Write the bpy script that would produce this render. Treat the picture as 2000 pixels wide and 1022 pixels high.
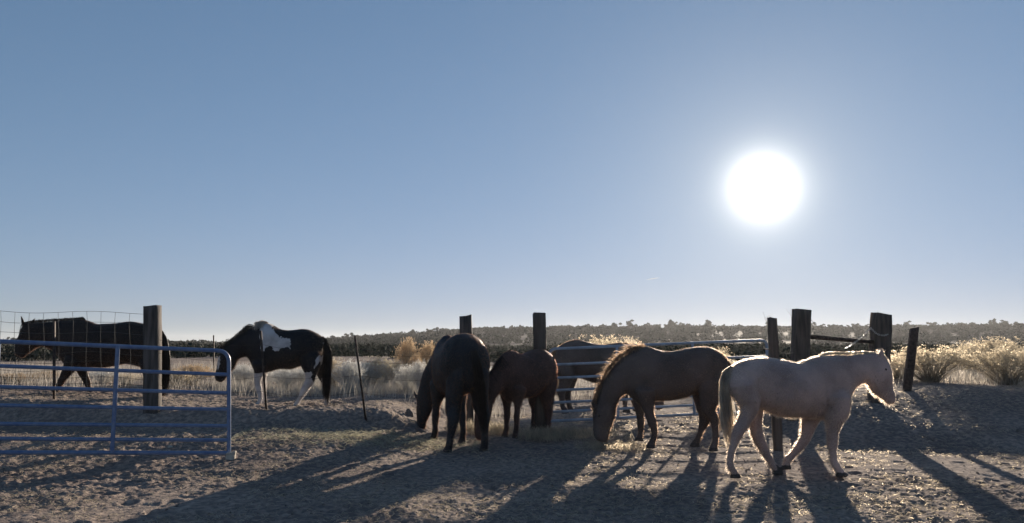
import bpy, math, random
import numpy as np
from mathutils import Vector

for o in list(bpy.data.objects):
    bpy.data.objects.remove(o)
scene = bpy.context.scene
COL = scene.collection
random.seed(7)
RNG = np.random.default_rng(7)

# ------------------------------------------------------------------ camera
EYE = 1.5
F = 1500.0                      # focal length in photograph pixels (2000 wide)
PITCH = math.atan((670 - 511) / F)
cam_d = bpy.data.cameras.new("camera")
cam = bpy.data.objects.new("camera", cam_d)
COL.objects.link(cam)
cam_d.sensor_width = 36.0
cam_d.lens = 36.0 * F / 2000.0
cam_d.clip_start = 0.05
cam_d.clip_end = 20000
cam.location = (0, 0, EYE)
cam.rotation_euler = (math.radians(90) + PITCH, 0, 0)
scene.camera = cam

# ------------------------------------------------------------------ sky, sun, exposure
SUN_EL = math.radians(11.0)
SUN_AZ = math.radians(18.4)     # to the right of straight ahead (+Y)
SUN_DIR = Vector((math.sin(SUN_AZ) * math.cos(SUN_EL), math.cos(SUN_AZ) * math.cos(SUN_EL), math.sin(SUN_EL)))
world = bpy.data.worlds.new("World")
scene.world = world
world.use_nodes = True
wn = world.node_tree
wn.nodes.clear()
w_out = wn.nodes.new("ShaderNodeOutputWorld")
w_bg = wn.nodes.new("ShaderNodeBackground")
sky = wn.nodes.new("ShaderNodeTexSky")
sky.sky_type = 'NISHITA'
sky.sun_disc = False
sky.sun_elevation = SUN_EL
sky.sun_rotation = SUN_AZ
sky.altitude = 1900
sky.air_density = 1.0
sky.dust_density = 0.0
sky.ozone_density = 2.2
w_bg.inputs['Strength'].default_value = 0.060
# soft shoulder on the sky's brightness, as a camera exposed for the bright part records it
KN = 3.9
sh1 = wn.nodes.new("ShaderNodeVectorMath"); sh1.operation = 'MULTIPLY'; sh1.inputs[1].default_value = (1 / KN, 1 / KN, 1 / (KN * 1.5))
sh2 = wn.nodes.new("ShaderNodeVectorMath"); sh2.operation = 'ADD'; sh2.inputs[1].default_value = (1, 1, 1)
sh3 = wn.nodes.new("ShaderNodeVectorMath"); sh3.operation = 'MULTIPLY'; sh3.inputs[1].default_value = (1.47, 1.61, 1.60)
sh4 = wn.nodes.new("ShaderNodeVectorMath"); sh4.operation = 'DIVIDE'
wn.links.new(sky.outputs[0], sh1.inputs[0]); wn.links.new(sh1.outputs[0], sh2.inputs[0]); wn.links.new(sky.outputs[0], sh3.inputs[0])
wn.links.new(sh3.outputs[0], sh4.inputs[0]); wn.links.new(sh2.outputs[0], sh4.inputs[1]); wn.links.new(sh4.outputs[0], w_bg.inputs[0])
# the dazzling sun and the bright air round it, by angle from the sun's direction
tc = wn.nodes.new("ShaderNodeTexCoord")
dt = wn.nodes.new("ShaderNodeVectorMath"); dt.operation = 'DOT_PRODUCT'
dt.inputs[1].default_value = SUN_DIR
nrm = wn.nodes.new("ShaderNodeVectorMath"); nrm.operation = 'NORMALIZE'
wn.links.new(tc.outputs['Generated'], nrm.inputs[0])
wn.links.new(nrm.outputs[0], dt.inputs[0])
ac = wn.nodes.new("ShaderNodeMath"); ac.operation = 'ARCCOSINE'; ac.use_clamp = False
wn.links.new(dt.outputs['Value'], ac.inputs[0])
def wexp(width_deg, power, amp, colr):
    a = wn.nodes.new("ShaderNodeMath"); a.operation = 'DIVIDE'; a.inputs[1].default_value = math.radians(width_deg)
    wn.links.new(ac.outputs[0], a.inputs[0])
    b = wn.nodes.new("ShaderNodeMath"); b.operation = 'POWER'; b.inputs[1].default_value = power
    wn.links.new(a.outputs[0], b.inputs[0])
    c = wn.nodes.new("ShaderNodeMath"); c.operation = 'MULTIPLY'; c.inputs[1].default_value = -1
    wn.links.new(b.outputs[0], c.inputs[0])
    d = wn.nodes.new("ShaderNodeMath"); d.operation = 'EXPONENT'
    wn.links.new(c.outputs[0], d.inputs[0])
    e = wn.nodes.new("ShaderNodeBackground"); e.inputs[0].default_value = (*colr, 1)
    m = wn.nodes.new("ShaderNodeMath"); m.operation = 'MULTIPLY'; m.inputs[1].default_value = amp
    wn.links.new(d.outputs[0], m.inputs[0]); wn.links.new(m.outputs[0], e.inputs[1])
    return e
acc = w_bg
for args in [(0.80, 1.0, 5.0, (1, .95, .84)), (5.2, 1.0, 0.20, (1, .86, .62)), (14.0, 1.5, 0.035, (1, .90, .62))]:
    e = wexp(*args)
    ad = wn.nodes.new("ShaderNodeAddShader")
    wn.links.new(acc.outputs[0], ad.inputs[0]); wn.links.new(e.outputs[0], ad.inputs[1])
    acc = ad
wn.links.new(acc.outputs[0], w_out.inputs[0])

sun_d = bpy.data.lights.new("sun", 'SUN')
sun_d.energy = 5.0
sun_d.angle = math.radians(0.5)
sun_d.color = (1.0, 0.86, 0.70)
sun = bpy.data.objects.new("sun", sun_d)
COL.objects.link(sun)
sun.rotation_euler = (-SUN_DIR).to_track_quat('-Z', 'Y').to_euler()
scene.view_settings.view_transform = 'Standard'
scene.view_settings.look = 'None'
scene.view_settings.exposure = 0.88
scene.view_settings.gamma = 1.0
scene.render.engine = 'CYCLES'
scene.cycles.volume_bounces = 1
scene.cycles.max_bounces = 6

# ------------------------------------------------------------------ helpers
def P(u, v, d):
    """world point seen at photograph pixel (u, v) at depth d along +Y"""
    a = (u - 1000.0) / F; b = (511.0 - v) / F
    fw = math.cos(PITCH) - b * math.sin(PITCH)
    up = b * math.cos(PITCH) + math.sin(PITCH)
    s = d / fw
    return np.array((a * s, d, EYE + up * s))

def mix(name, color, rough=0.8, trans=0.0, vary=0.25, scale=6.0, bump=0.0, bscale=40.0, metallic=0.0, color2=None, spec=0.3, stretch=None, fwd=0.0):
    """procedural material: noise-varied colour, optional bump and translucency"""
    m = bpy.data.materials.new(name); m.use_nodes = True
    nt = m.node_tree; N = nt.nodes; L = nt.links
    b = N['Principled BSDF']; out = N['Material Output']
    b.inputs['Roughness'].default_value = rough
    b.inputs['Metallic'].default_value = metallic
    b.inputs['Specular IOR Level'].default_value = spec
    co = N.new('ShaderNodeTexCoord')
    src = co.outputs['Object']
    if stretch:
        mp = N.new('ShaderNodeMapping'); mp.inputs['Scale'].default_value = stretch
        L.new(src, mp.inputs[0]); src = mp.outputs[0]
    n = N.new('ShaderNodeTexNoise'); n.inputs['Scale'].default_value = scale; n.inputs['Detail'].default_value = 6
    L.new(src, n.inputs['Vector'])
    r = N.new('ShaderNodeValToRGB')
    c2 = color2 or tuple(min(1, c * (1 + vary)) for c in color)
    c1 = tuple(c * (1 - vary) for c in color) if not color2 else color
    r.color_ramp.elements[0].color = (*c1, 1); r.color_ramp.elements[0].position = 0.35
    r.color_ramp.elements[1].color = (*c2, 1); r.color_ramp.elements[1].position = 0.65
    L.new(n.outputs[0], r.inputs[0]); L.new(r.outputs[0], b.inputs['Base Color'])
    if bump:
        n2 = N.new('ShaderNodeTexNoise'); n2.inputs['Scale'].default_value = bscale; n2.inputs['Detail'].default_value = 5
        L.new(src, n2.inputs['Vector'])
        bp = N.new('ShaderNodeBump'); bp.inputs['Strength'].default_value = 1.0; bp.inputs['Distance'].default_value = bump
        L.new(n2.outputs[0], bp.inputs['Height']); L.new(bp.outputs[0], b.inputs['Normal'])
    if trans:
        t = N.new('ShaderNodeBsdfTranslucent'); L.new(r.outputs[0], t.inputs[0])
        ms = N.new('ShaderNodeMixShader'); ms.inputs[0].default_value = trans
        last = t.outputs[0]
        if fwd:      # thin hairs and dry stems pass light on mostly forwards
            rf_ = N.new('ShaderNodeBsdfRefraction'); rf_.inputs['IOR'].default_value = 1.25; rf_.inputs['Roughness'].default_value = .75
            L.new(r.outputs[0], rf_.inputs[0]); m2 = N.new('ShaderNodeMixShader'); m2.inputs[0].default_value = fwd
            L.new(last, m2.inputs[1]); L.new(rf_.outputs[0], m2.inputs[2]); last = m2.outputs[0]
        L.new(b.outputs[0], ms.inputs[1]); L.new(last, ms.inputs[2]); L.new(ms.outputs[0], out.inputs[0])
    return m

class MB:
    """collects vertices and faces (tris/quads) for one mesh"""
    def __init__(self): self.v = []; self.f3 = []; self.f4 = []; self.n = 0; self.m3 = []; self.m4 = []
    def add(self, v, f, mat=0):
        v = np.asarray(v, float).reshape(-1, 3); f = np.asarray(f, int)
        if f.size:
            if f.shape[1] == 3: self.f3.append(f + self.n); self.m3.append(np.full(len(f), mat))
            else: self.f4.append(f + self.n); self.m4.append(np.full(len(f), mat))
        self.v.append(v); self.n += len(v)
    def mesh(self, name):
        V = np.concatenate(self.v); me = bpy.data.meshes.new(name)
        f3 = np.concatenate(self.f3) if self.f3 else np.zeros((0, 3), int)
        f4 = np.concatenate(self.f4) if self.f4 else np.zeros((0, 4), int)
        mi = np.concatenate(self.m3 + self.m4) if (self.m3 or self.m4) else np.zeros(0)
        me.vertices.add(len(V)); me.vertices.foreach_set('co', V.astype(np.float32).ravel())
        me.loops.add(f3.size + f4.size)
        me.loops.foreach_set('vertex_index', np.concatenate([f3.ravel(), f4.ravel()]).astype(np.int32))
        me.polygons.add(len(f3) + len(f4))
        tot = np.concatenate([np.full(len(f3), 3), np.full(len(f4), 4)])
        st = np.concatenate([[0], np.cumsum(tot)[:-1]]) if len(tot) else tot
        me.polygons.foreach_set('loop_start', st.astype(np.int32))
        me.polygons.foreach_set('material_index', mi.astype(np.int32))
        me.update(calc_edges=True); me.validate()
        return me
    def build(self, name, mats, parent=None, smooth=True, origin=None, local=False):
        if origin is not None and not local: self.v = [v - np.asarray(origin) for v in self.v]
        me = self.mesh(name)
        for m in (mats if isinstance(mats, (list, tuple)) else [mats]): me.materials.append(m)
        if smooth: me.polygons.foreach_set('use_smooth', np.ones(len(me.polygons), bool))
        o = bpy.data.objects.new(name, me); COL.objects.link(o)
        if parent is not None: o.parent = parent
        elif origin is not None: o.location = origin
        return o

def tag(o, label=None, cat=None, group=None, kind=None):
    if label: o['label'] = label
    if cat: o['category'] = cat
    if group: o['group'] = group
    if kind: o['kind'] = kind
    return o

def thing(name, loc, label, cat, group=None, rz=0):
    o = bpy.data.objects.new(name, None); COL.objects.link(o)
    o.location = loc; o.rotation_euler = (0, 0, rz); o.empty_display_size = 0.2
    return tag(o, label, cat, group)

def tube(mb, pts, r, n=8, mat=0, caps=True):
    """round tube along pts; r scalar or per-point"""
    pts = np.asarray(pts, float); k = len(pts); r = np.broadcast_to(np.asarray(r, float), (k,))
    T = np.gradient(pts, axis=0); T /= np.linalg.norm(T, axis=1)[:, None] + 1e-9
    ref = np.array((0, 0, 1.0)) if abs(T[0, 2]) < .9 else np.array((0, 1.0, 0))
    A = np.cross(T, ref); 
    for i in range(k):
        if np.linalg.norm(A[i]) < 1e-3 or (i and A[i] @ A[i - 1] < 0): A[i] = A[i - 1] - T[i] * (A[i - 1] @ T[i])
        elif i:
            q = A[i - 1] - T[i] * (A[i - 1] @ T[i])
            A[i] = q if np.linalg.norm(q) > 1e-3 else A[i]
        A[i] /= np.linalg.norm(A[i]) + 1e-9
    B = np.cross(T, A)
    th = np.arange(n) * 2 * math.pi / n
    V = pts[:, None] + r[:, None, None] * (np.cos(th)[None, :, None] * A[:, None] + np.sin(th)[None, :, None] * B[:, None])
    V = V.reshape(-1, 3); f = []
    for i in range(k - 1):
        for j in range(n):
            a = i * n + j; b = i * n + (j + 1) % n
            f.append((a, b, b + n, a + n))
    if caps:
        V = np.vstack([V, pts[0], pts[-1]]); c0 = k * n
        t = [(c0, (j + 1) % n, j) for j in range(n)] + [(c0 + 1, (k - 1) * n + j, (k - 1) * n + (j + 1) % n) for j in range(n)]
        mb.add(V, f, mat); base = mb.n - len(V)
        mb.f3.append(np.array(t) + base); mb.m3.append(np.full(len(t), mat))
    else: mb.add(V, f, mat)

def catmull(A, sub):
    A = np.asarray(A, float)
    E = np.vstack([2 * A[0] - A[1], A, 2 * A[-1] - A[-2]]); out = []
    for i in range(1, len(E) - 2):
        p0, p1, p2, p3 = E[i - 1:i + 3]
        for s in range(sub):
            t = s / sub
            out.append(.5 * (2 * p1 + (p2 - p0) * t + (2 * p0 - 5 * p1 + 4 * p2 - p3) * t * t + (3 * p1 - p0 - 3 * p2 + p3) * t ** 3))
    out.append(A[-1]); return np.array(out)

def vnoise(x, y, s, seed=0):
    """smooth value noise, -1..1"""
    x = np.asarray(x, float) / s; y = np.asarray(y, float) / s
    xi = np.floor(x).astype(np.int64); yi = np.floor(y).astype(np.int64)
    fx = x - xi; fy = y - yi; fx = fx * fx * (3 - 2 * fx); fy = fy * fy * (3 - 2 * fy)
    def h(a, b):
        n = (a * 374761393 + b * 668265263 + seed * 974634777) & 0xffffffff
        n = ((n ^ (n >> 13)) * 1274126177) & 0xffffffff
        return ((n ^ (n >> 16)) & 0xffff) / 32767.5 - 1
    return (h(xi, yi) * (1 - fx) + h(xi + 1, yi) * fx) * (1 - fy) + (h(xi, yi + 1) * (1 - fx) + h(xi + 1, yi + 1) * fx) * fy

def sst(a, b, x):
    t = np.clip((np.asarray(x, float) - a) / (b - a), 0, 1); return t * t * (3 - 2 * t)

# ------------------------------------------------------------------ terrain
def ground_low(x, y):
    x = np.asarray(x, float); y = np.asarray(y, float)
    w = vnoise(x, y, 1.7, 3) * .35
    left = sst(-1.0, -2.6, x + w) * (.17 * sst(8.3, 12.0, y) + sst(11.9, 12.7, y + w * .5) * (.24 + .08 * sst(-3, -9, x)))
    left2 = sst(-5.0, -8.5, x) * sst(9.5, 11.5, y + w) * .10
    right = sst(3.9, 5.6, x + w) * (.62 * sst(10.6, 14.4, y + w * .8))
    far = .30 * sst(16, 26, y)
    z = np.maximum(np.maximum(left + left2, right), far * (1 - sst(200, 400, y) * 0))
    z = z + .03 * vnoise(x, y, 2.3, 5) * sst(4, 7, y) + .16 * vnoise(x, y, 14, 9) * sst(20, 30, y)
    return z
def ground_z(x, y):
    x = np.asarray(x, float); y = np.asarray(y, float)
    n = .012 * vnoise(x, y, .55, 11) + .011 * vnoise(x, y, .19, 12) + .016 * np.abs(vnoise(x, y, .085, 13)) + .010 * vnoise(x, y, .045, 14)
    n = n * (.30 + .85 * sst(-.5, .5, vnoise(x, y, 1.6, 15) + .4 * vnoise(x, y, .6, 16)))
    # single hoof prints: one pit per cell, with a pushed-up rim
    cs = .42; ci = np.floor(x / cs); cj = np.floor(y / cs)
    r1 = vnoise(ci * 7.31 + .5, cj * 3.77 + .5, .31, 61); r2 = vnoise(ci * 5.13 + .5, cj * 9.1 + .5, .37, 62); r3 = vnoise(ci * 2.9, cj * 4.3, .29, 63)
    dd = np.hypot(x - (ci + .5 + .2 * r1) * cs, (y - (cj + .5 + .2 * r2) * cs) * .85)
    n = n + np.where(r3 > -.1, 1, 0) * (-.024 * sst(.085, .045, dd) + .009 * np.exp(-((dd - .105) / .022) ** 2))
    # hoof-churned pockets
    pk = vnoise(x, y, .27, 17); n = n - .012 * sst(.4, .8, pk)
    return ground_low(x, y) + n * (1 - .7 * sst(18, 40, y))

def build_ground():
    half = math.radians(42)
    a_f = np.linspace(-half, half, 1150)
    a_c1 = np.linspace(half, 2 * math.pi - half, 90)[1:-1]
    ang = np.concatenate([a_f, a_c1])
    r_f = 6.2 * np.exp(np.arange(0, 640) * .0031)             # to about 45 m
    r_n = np.array([.3, 1.5, 3, 4.5, 5.5])
    r_c = r_f[-1] * np.exp(np.arange(1, 70) * .053)
    rad = np.concatenate([r_n, r_f, r_c])
    R, A = np.meshgrid(rad, ang, indexing='ij')
    X = R * np.sin(A); Y = R * np.cos(A) - 1.5
    Z = ground_z(X, Y)
    nr, na = X.shape
    V = np.stack([X, Y, Z], -1).reshape(-1, 3)
    i = np.arange(nr - 1)[:, None]; j = np.arange(na)[None, :]
    j2 = (j + 1) % na
    Fq = np.stack([i * na + j + 0 * j, i * na + j2, (i + 1) * na + j2, (i + 1) * na + j], -1).reshape(-1, 4)
    Fq = Fq[:, ::-1]
    mb = MB(); mb.add(V, Fq)
    mb.add([(0, -1.5, 0)], np.zeros((0, 3), int))
    c = mb.n - 1; t = np.array([(c, k, (k + 1) % na) for k in range(na)])[:, ::-1]
    mb.f3.append(t); mb.m3.append(np.zeros(len(t)))
    m = bpy.data.materials.new('dirt'); m.use_nodes = True
    nt = m.node_tree; N = nt.nodes; L = nt.links; b = N['Principled BSDF']; b.inputs['Roughness'].default_value = 1.0
    b.inputs['Specular IOR Level'].default_value = .05
    co = N.new('ShaderNodeTexCoord')
    def noise(s, d=6, st=None):
        n = N.new('ShaderNodeTexNoise'); n.inputs['Scale'].default_value = s; n.inputs['Detail'].default_value = d
        L.new(co.outputs['Object'], n.inputs['Vector']); return n
    n1 = noise(.5); n2 = noise(14, 8); n3 = noise(45, 6)
    r1 = N.new('ShaderNodeValToRGB'); r1.color_ramp.elements[0].position = .35; r1.color_ramp.elements[1].position = .7
    r1.color_ramp.elements[0].color = (.225, .180, .158, 1); r1.color_ramp.elements[1].color = (.35, .290, .25, 1)
    L.new(n1.outputs[0], r1.inputs[0])
    r2 = N.new('ShaderNodeValToRGB'); r2.color_ramp.elements[0].position = .42; r2.color_ramp.elements[1].position = .68
    r2.color_ramp.elements[0].color = (.68, .67, .68, 1); r2.color_ramp.elements[1].color = (1.35, 1.3, 1.22, 1)
    L.new(n2.outputs[0], r2.inputs[0])
    mm = N.new('ShaderNodeMix'); mm.data_type = 'RGBA'; mm.blend_type = 'MULTIPLY'; mm.inputs[0].default_value = 1
    L.new(r1.outputs[0], mm.inputs[6]); L.new(r2.outputs[0], mm.inputs[7])
    L.new(mm.outputs[2], b.inputs['Base Color'])
    ad = N.new('ShaderNodeMath'); ad.operation = 'ADD'; L.new(n2.outputs[0], ad.inputs[0]); L.new(n3.outputs[0], ad.inputs[1])
    bp = N.new('ShaderNodeBump'); bp.inputs['Distance'].default_value = .013; bp.inputs['Strength'].default_value = .9
    L.new(ad.outputs[0], bp.inputs['Height']); L.new(bp.outputs[0], b.inputs['Normal'])
    o = mb.build('ground', m)
    tag(o, kind='structure')
build_ground()

# ------------------------------------------------------------------ distant hills with junipers
RIDGE_U = [-500, 0, 60, 200, 330, 440, 560, 650, 700, 760, 830, 900, 960, 1100, 1300, 1500, 1700, 2000, 2500]
RIDGE_V = [676, 672, 668, 672, 676, 676, 672, 668, 666, 661, 655, 650, 648, 647, 646, 645, 644, 643, 640]
D_R = 430.0
def ridge_z(x, y):
    """height of the hill at (x, y); crest at y = D_R"""
    u = 1000 + F * x / np.maximum(y, 1) * math.cos(PITCH)
    vt = np.interp(u, RIDGE_U, RIDGE_V)
    crest = EYE + (670 - vt) / F * D_R + .8 * vnoise(x, y * 0, 40, 21)
    s = sst(210, D_R, y) * (1 - .9 * sst(D_R + 20, D_R + 330, y))
    return (crest - .3) * s + .9 * vnoise(x, y, 30, 22) * s
def build_hills():
    xs = np.linspace(-900, 900, 420); ys = np.concatenate([np.linspace(205, 460, 70), np.linspace(480, 900, 20)])
    Yg, Xg = np.meshgrid(ys, xs, indexing='ij')
    Z = ridge_z(Xg, Yg) + .25 - 1.2 * sst(215, 205, Yg)
    n = len(xs); i = np.arange(len(ys) - 1)[:, None]; j = np.arange(n - 1)[None]
    Fq = np.stack([i * n + j, i * n + j + 1, (i + 1) * n + j + 1, (i + 1) * n + j], -1).reshape(-1, 4)
    mb = MB(); mb.add(np.stack([Xg, Yg, Z], -1).reshape(-1, 3), Fq)
    tag(mb.build('hills', mix('hill_scrub', (.022, .022, .018), .95, vary=.4, scale=.05, bump=.6, bscale=.5)), kind='structure')
build_hills()

def leaf_cloud(mb, centers, radii, count, size, rng, mat=0, flat=1.0):
    """small triangles scattered through ellipsoidal lobes"""
    k = rng.integers(0, len(centers), count)
    d = rng.normal(size=(count, 3)); d /= np.linalg.norm(d, axis=1)[:, None]
    rr = rng.random(count) ** .4
    p = centers[k] + d * rr[:, None] * radii[k]
    s = size * (.6 + .8 * rng.random(count))[:, None]
    a = rng.normal(size=(count, 3)); a /= np.linalg.norm(a, axis=1)[:, None]
    b = np.cross(a, rng.normal(size=(count, 3))); b /= np.linalg.norm(b, axis=1)[:, None]
    V = np.stack([p - a * s * .5, p + a * s * .5, p + b * s], 1).reshape(-1, 3)
    mb.add(V, np.arange(count * 3).reshape(-1, 3), mat)

M_jun = mix('juniper_leaf', (.034, .040, .027), .95, trans=.06, vary=.4, scale=1.5)
M_bark = mix('juniper_bark', (.13, .10, .08), .9, bump=.01)
def juniper_proto(seed, tall):
    rng = np.random.default_rng(seed)
    root = thing('juniper_tree', (0, 0, 0), 'dark bushy juniper standing on the skyline of the far ridge', 'tree', 'junipers along the far ridge')
    mb = MB()
    tube(mb, [(0, 0, -.6), (.05, 0, .6), (.0, .1, 1.6), (.1, 0, tall * .7)], [.28, .2, .14, .05], 6)
    for q in range(4):
        a = q * 1.7 + seed
        tube(mb, [(0, 0, .6 + .2 * q), (.6 * math.cos(a), .6 * math.sin(a), 1.3 + .3 * q), (1.1 * math.cos(a), 1.1 * math.sin(a), 2.0 + .35 * q)], [.12, .08, .03], 5)
    mb.build('trunk', M_bark, root)
    nl = 9
    c = np.array([(rng.normal() * .75, rng.normal() * .75, tall * (.28 + .6 * i / nl) + rng.normal() * .2) for i in range(nl)])
    r = np.array([[(.9 - .45 * (i / nl)) * (.8 + .5 * rng.random())] * 3 for i in range(nl)]); r[:, 2] *= .8
    mb = MB(); leaf_cloud(mb, c, r, 900, .34, rng)
    mb.build('crown', M_jun, root, smooth=False)
    return root
def copy_tree(o, parent=None):
    c = o.copy(); COL.objects.link(c); c.parent = parent
    for ch in [x for x in o.children]: copy_tree(ch, c)
    return c
protos = [juniper_proto(s, t) for s, t in ((1, 3.4), (2, 4.2), (3, 2.8), (4, 4.8))]
u = -60.0; first = set()
while u < 2060:
    d = D_R + random.uniform(-14, 6)
    x = (u - 1000) / F * d / math.cos(PITCH); z = float(ridge_z(np.array(x), np.array(d)))
    k = random.choices(range(4), (4, 3, 4, 1.2))[0]
    if k not in first: t = protos[k]; first.add(k)
    else: t = copy_tree(protos[k])
    s = random.choice([.6, .7, .8, .9, 1.0, 1.2]) * random.uniform(.9, 1.1)
    t.location = (x, d, z - .1); t.scale = (s * random.uniform(1, 1.5), s * 1.2, s); t.rotation_euler = (0, 0, random.uniform(0, 6.28))
    u += random.uniform(5, 15)
# the wooded hillside below the skyline reads as one mass
mb = MB(); rng = np.random.default_rng(5); n = 3400
xs = rng.uniform(-420, 420, n); ys = 225 + (D_R - 235) * rng.random(n) ** .7
zz = ridge_z(xs, ys)
cen = np.stack([xs, ys, zz + 1.0], 1); rad = np.stack([rng.uniform(1.2, 2.6, n)] * 2 + [rng.uniform(.9, 1.9, n)], 1)
leaf_cloud(mb, cen, rad, 260000, .75, rng)
n = 2600; ys = 42 + 190 * rng.random(n) ** 1.3; xs = rng.uniform(-.85, .85, n) * ys
cen = np.stack([xs, ys, ground_low(xs, ys) + .22], 1); rad = np.stack([rng.uniform(.7, 1.7, n)] * 2 + [rng.uniform(.35, .65, n)], 1)
leaf_cloud(mb, cen, rad, 190000, .22, rng)
tag(mb.build('scrub_woodland', M_jun, smooth=False), 'dark juniper wood and low scrub covering the far hillside and the flat below it', 'woodland', kind='stuff')

# ------------------------------------------------------------------ brush
M_stem = mix('brush_stem', (.30, .27, .22), .85, trans=.35, fwd=.5, vary=.35, scale=4)
M_stemg = mix('silver_stem', (.60, .59, .56), .85, trans=.4, fwd=.4, vary=.25, scale=4)
M_tuft = mix('brush_tuft', (.58, .50, .37), .85, trans=.6, fwd=.22, vary=.25, scale=5)
M_tuftg = mix('brush_tuft_gold', (.58, .44, .29), .85, trans=.6, fwd=.3, vary=.3, scale=5)
M_sage = mix('brush_grey_leaf', (.66, .65, .62), .9, trans=.65, fwd=.5, vary=.3, scale=4)

def ribbons(mb, paths, width, mat=0, rng=RNG):
    """paths (n,k,3): flat tapering strands with random facing"""
    n, k, _ = paths.shape
    T = paths[:, -1] - paths[:, 0]
    S = np.cross(T, rng.normal(size=(n, 3))); S /= np.linalg.norm(S, axis=1)[:, None] + 1e-9
    w = np.broadcast_to(np.asarray(width, float), (n,))[:, None] * np.linspace(1, .25, k)[None]
    A = paths - S[:, None] * w[..., None]; B = paths + S[:, None] * w[..., None]
    V = np.stack([A, B], 2).reshape(-1, 3)
    base = (np.arange(n) * k * 2)[:, None] + (np.arange(k - 1) * 2)[None]
    f = np.stack([base, base + 1, base + 3, base + 2], -1).reshape(-1, 4)
    mb.add(V, f, mat)

def brush_mesh(seed, w, h, nstem=420, tuft=M_tuft, spread=1.0, bare=0.0, tufts=7, stem=None):
    """rabbitbrush: stems fanning from the base, each ending in a pale flower tuft"""
    rng = np.random.default_rng(seed)
    az = rng.random(nstem) * 2 * math.pi; rr = rng.random(nstem) ** .55
    lob = 1 + .2 * np.sin(az * 3 + seed) + .16 * np.sin(az * 5 + 2 * seed)
    tipr = rr * w / 2 * lob
    tipz = h * (np.sqrt(np.clip(1 - (rr * .86) ** 2.4, 0, 1)) * (.74 + .20 * rng.random(nstem) + .10 * np.sin(az * 4 + seed) * rr + .08 * rng.random(nstem) ** 4))
    tip = np.stack([tipr * np.cos(az), tipr * np.sin(az), tipz], 1)
    root = np.stack([tip[:, 0] * .10, tip[:, 1] * .10, np.full(nstem, -.04)], 1) + rng.normal(size=(nstem, 3)) * .03 * np.array([1, 1, 0])
    ts = np.linspace(0, 1, 6); pw = ts[None, :, None]
    mid = root[:, None] * (1 - pw) + tip[:, None] * pw
    mid[:, :, 2] += (np.sin(ts * math.pi) * .10)[None] * h * rr[:, None]
    mid += rng.normal(size=mid.shape) * .008 * ts[None, :, None]
    mb = MB(); ribbons(mb, mid, .0035, 0, rng)
    # side twigs
    k = nstem * 2; i = rng.integers(0, nstem, k); t = rng.uniform(.45, .9, k)
    b = root[i] * (1 - t[:, None]) + tip[i] * t[:, None]; b[:, 2] += np.sin(t * math.pi) * .1 * h * rr[i]
    e = b + (tip[i] - root[i]) * rng.uniform(.12, .3, k)[:, None] + rng.normal(size=(k, 3)) * .05
    e[:, 2] = np.minimum(e[:, 2], h * 1.04)
    pp = np.stack([b, (b + e) / 2 + rng.normal(size=(k, 3)) * .008, e], 1); ribbons(mb, pp, .0022, 0, rng)
    # tufts at every tip
    tips = np.vstack([tip, e]); m = len(tips) * tufts
    c = np.repeat(tips, tufts, 0) + rng.normal(size=(m, 3)) * (.018, .018, .014)
    s = .020 * (.5 + rng.random(m))[:, None]
    a = rng.normal(size=(m, 3)); a /= np.linalg.norm(a, axis=1)[:, None]
    d = np.cross(a, rng.normal(size=(m, 3))); d /= np.linalg.norm(d, axis=1)[:, None]
    V = np.stack([c - a * s * .5, c + a * s * .5, c + d * s], 1).reshape(-1, 3)
    mb.add(V, np.arange(m * 3).reshape(-1, 3), 1)
    me = mb.mesh('rabbitbrush'); me.materials.append(stem or M_stem); me.materials.append(tuft)
    return me
BR = {'wide': brush_mesh(1, 1.7, 1.0, 620), 'round': brush_mesh(2, 1.2, 1.0, 480), 'gold': brush_mesh(3, 1.3, .95, 460, M_tuftg),
      'low': brush_mesh(4, 1.1, .6, 380), 'grey': brush_mesh(5, 1.1, .8, 420, M_sage, tufts=4, stem=M_stemg), 'pale': brush_mesh(6, 1.0, .85, 380, M_tuft, tufts=5, stem=M_stemg)}
def bush(kind, u, vtop, d, wpx, label, group=None, rz=None, name='rabbitbrush_shrub', vbase=None):
    me = BR[kind]; top = P(u, vtop, d); x = float(top[0])
    zg = float(ground_low(x, d)) if vbase is None else float(P(u, vbase, d)[2])
    o = bpy.data.objects.new(name, me); COL.objects.link(o)
    hh = max(v.co.z for v in me.vertices) if kind not in HH else HH[kind]; HH[kind] = hh
    ww = {'wide': 1.7, 'round': 1.2, 'gold': 1.3, 'low': 1.1, 'grey': 1.1, 'pale': 1.0}[kind]
    sx = wpx * d / F / ww; sz = (float(top[2]) - zg) / hh
    o.location = (x, d, zg); o.scale = (sx, sx, sz); o.rotation_euler = (0, 0, random.uniform(0, 6) if rz is None else rz)
    return tag(o, label, 'shrub', group)
HH = {}
bush('wide', 1815, 672, 17.0, 165, 'wide pale-tufted shrub on the bank right behind the thin leaning post')
bush('gold', 1752, 692, 18.5, 90, 'smaller tan shrub left of the thin leaning post, beyond the muzzle of the cream horse')
bush('wide', 1962, 672, 16.2, 175, 'large green-grey shrub with bright tufts cut by the right edge of the photo')
bush('round', 1945, 656, 20.0, 110, 'tall pale shrub rising behind the largest shrub at the right edge')
bush('pale', 1895, 664, 19.5, 60, 'narrow tall shrub in the gap between the two big shrubs on the right bank')
bush('gold', 2075, 668, 17.5, 150, 'shrub just past the right edge, joining the largest shrub')
bush('gold', 797, 657, 20.0, 46, 'tall round-headed golden shrub standing clear above the grey brush', vbase=740)
bush('gold', 838, 664, 20.5, 56, 'golden shrub just left of the back of the horse seen from behind', vbase=742)
bush('gold', 812, 690, 19.0, 26, 'little golden shrub at the foot of the round-headed one', vbase=735)
bush('wide', 1180, 652, 20.0, 150, 'broad tan shrub showing above the back of the horse behind the gate', vbase=745)
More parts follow.
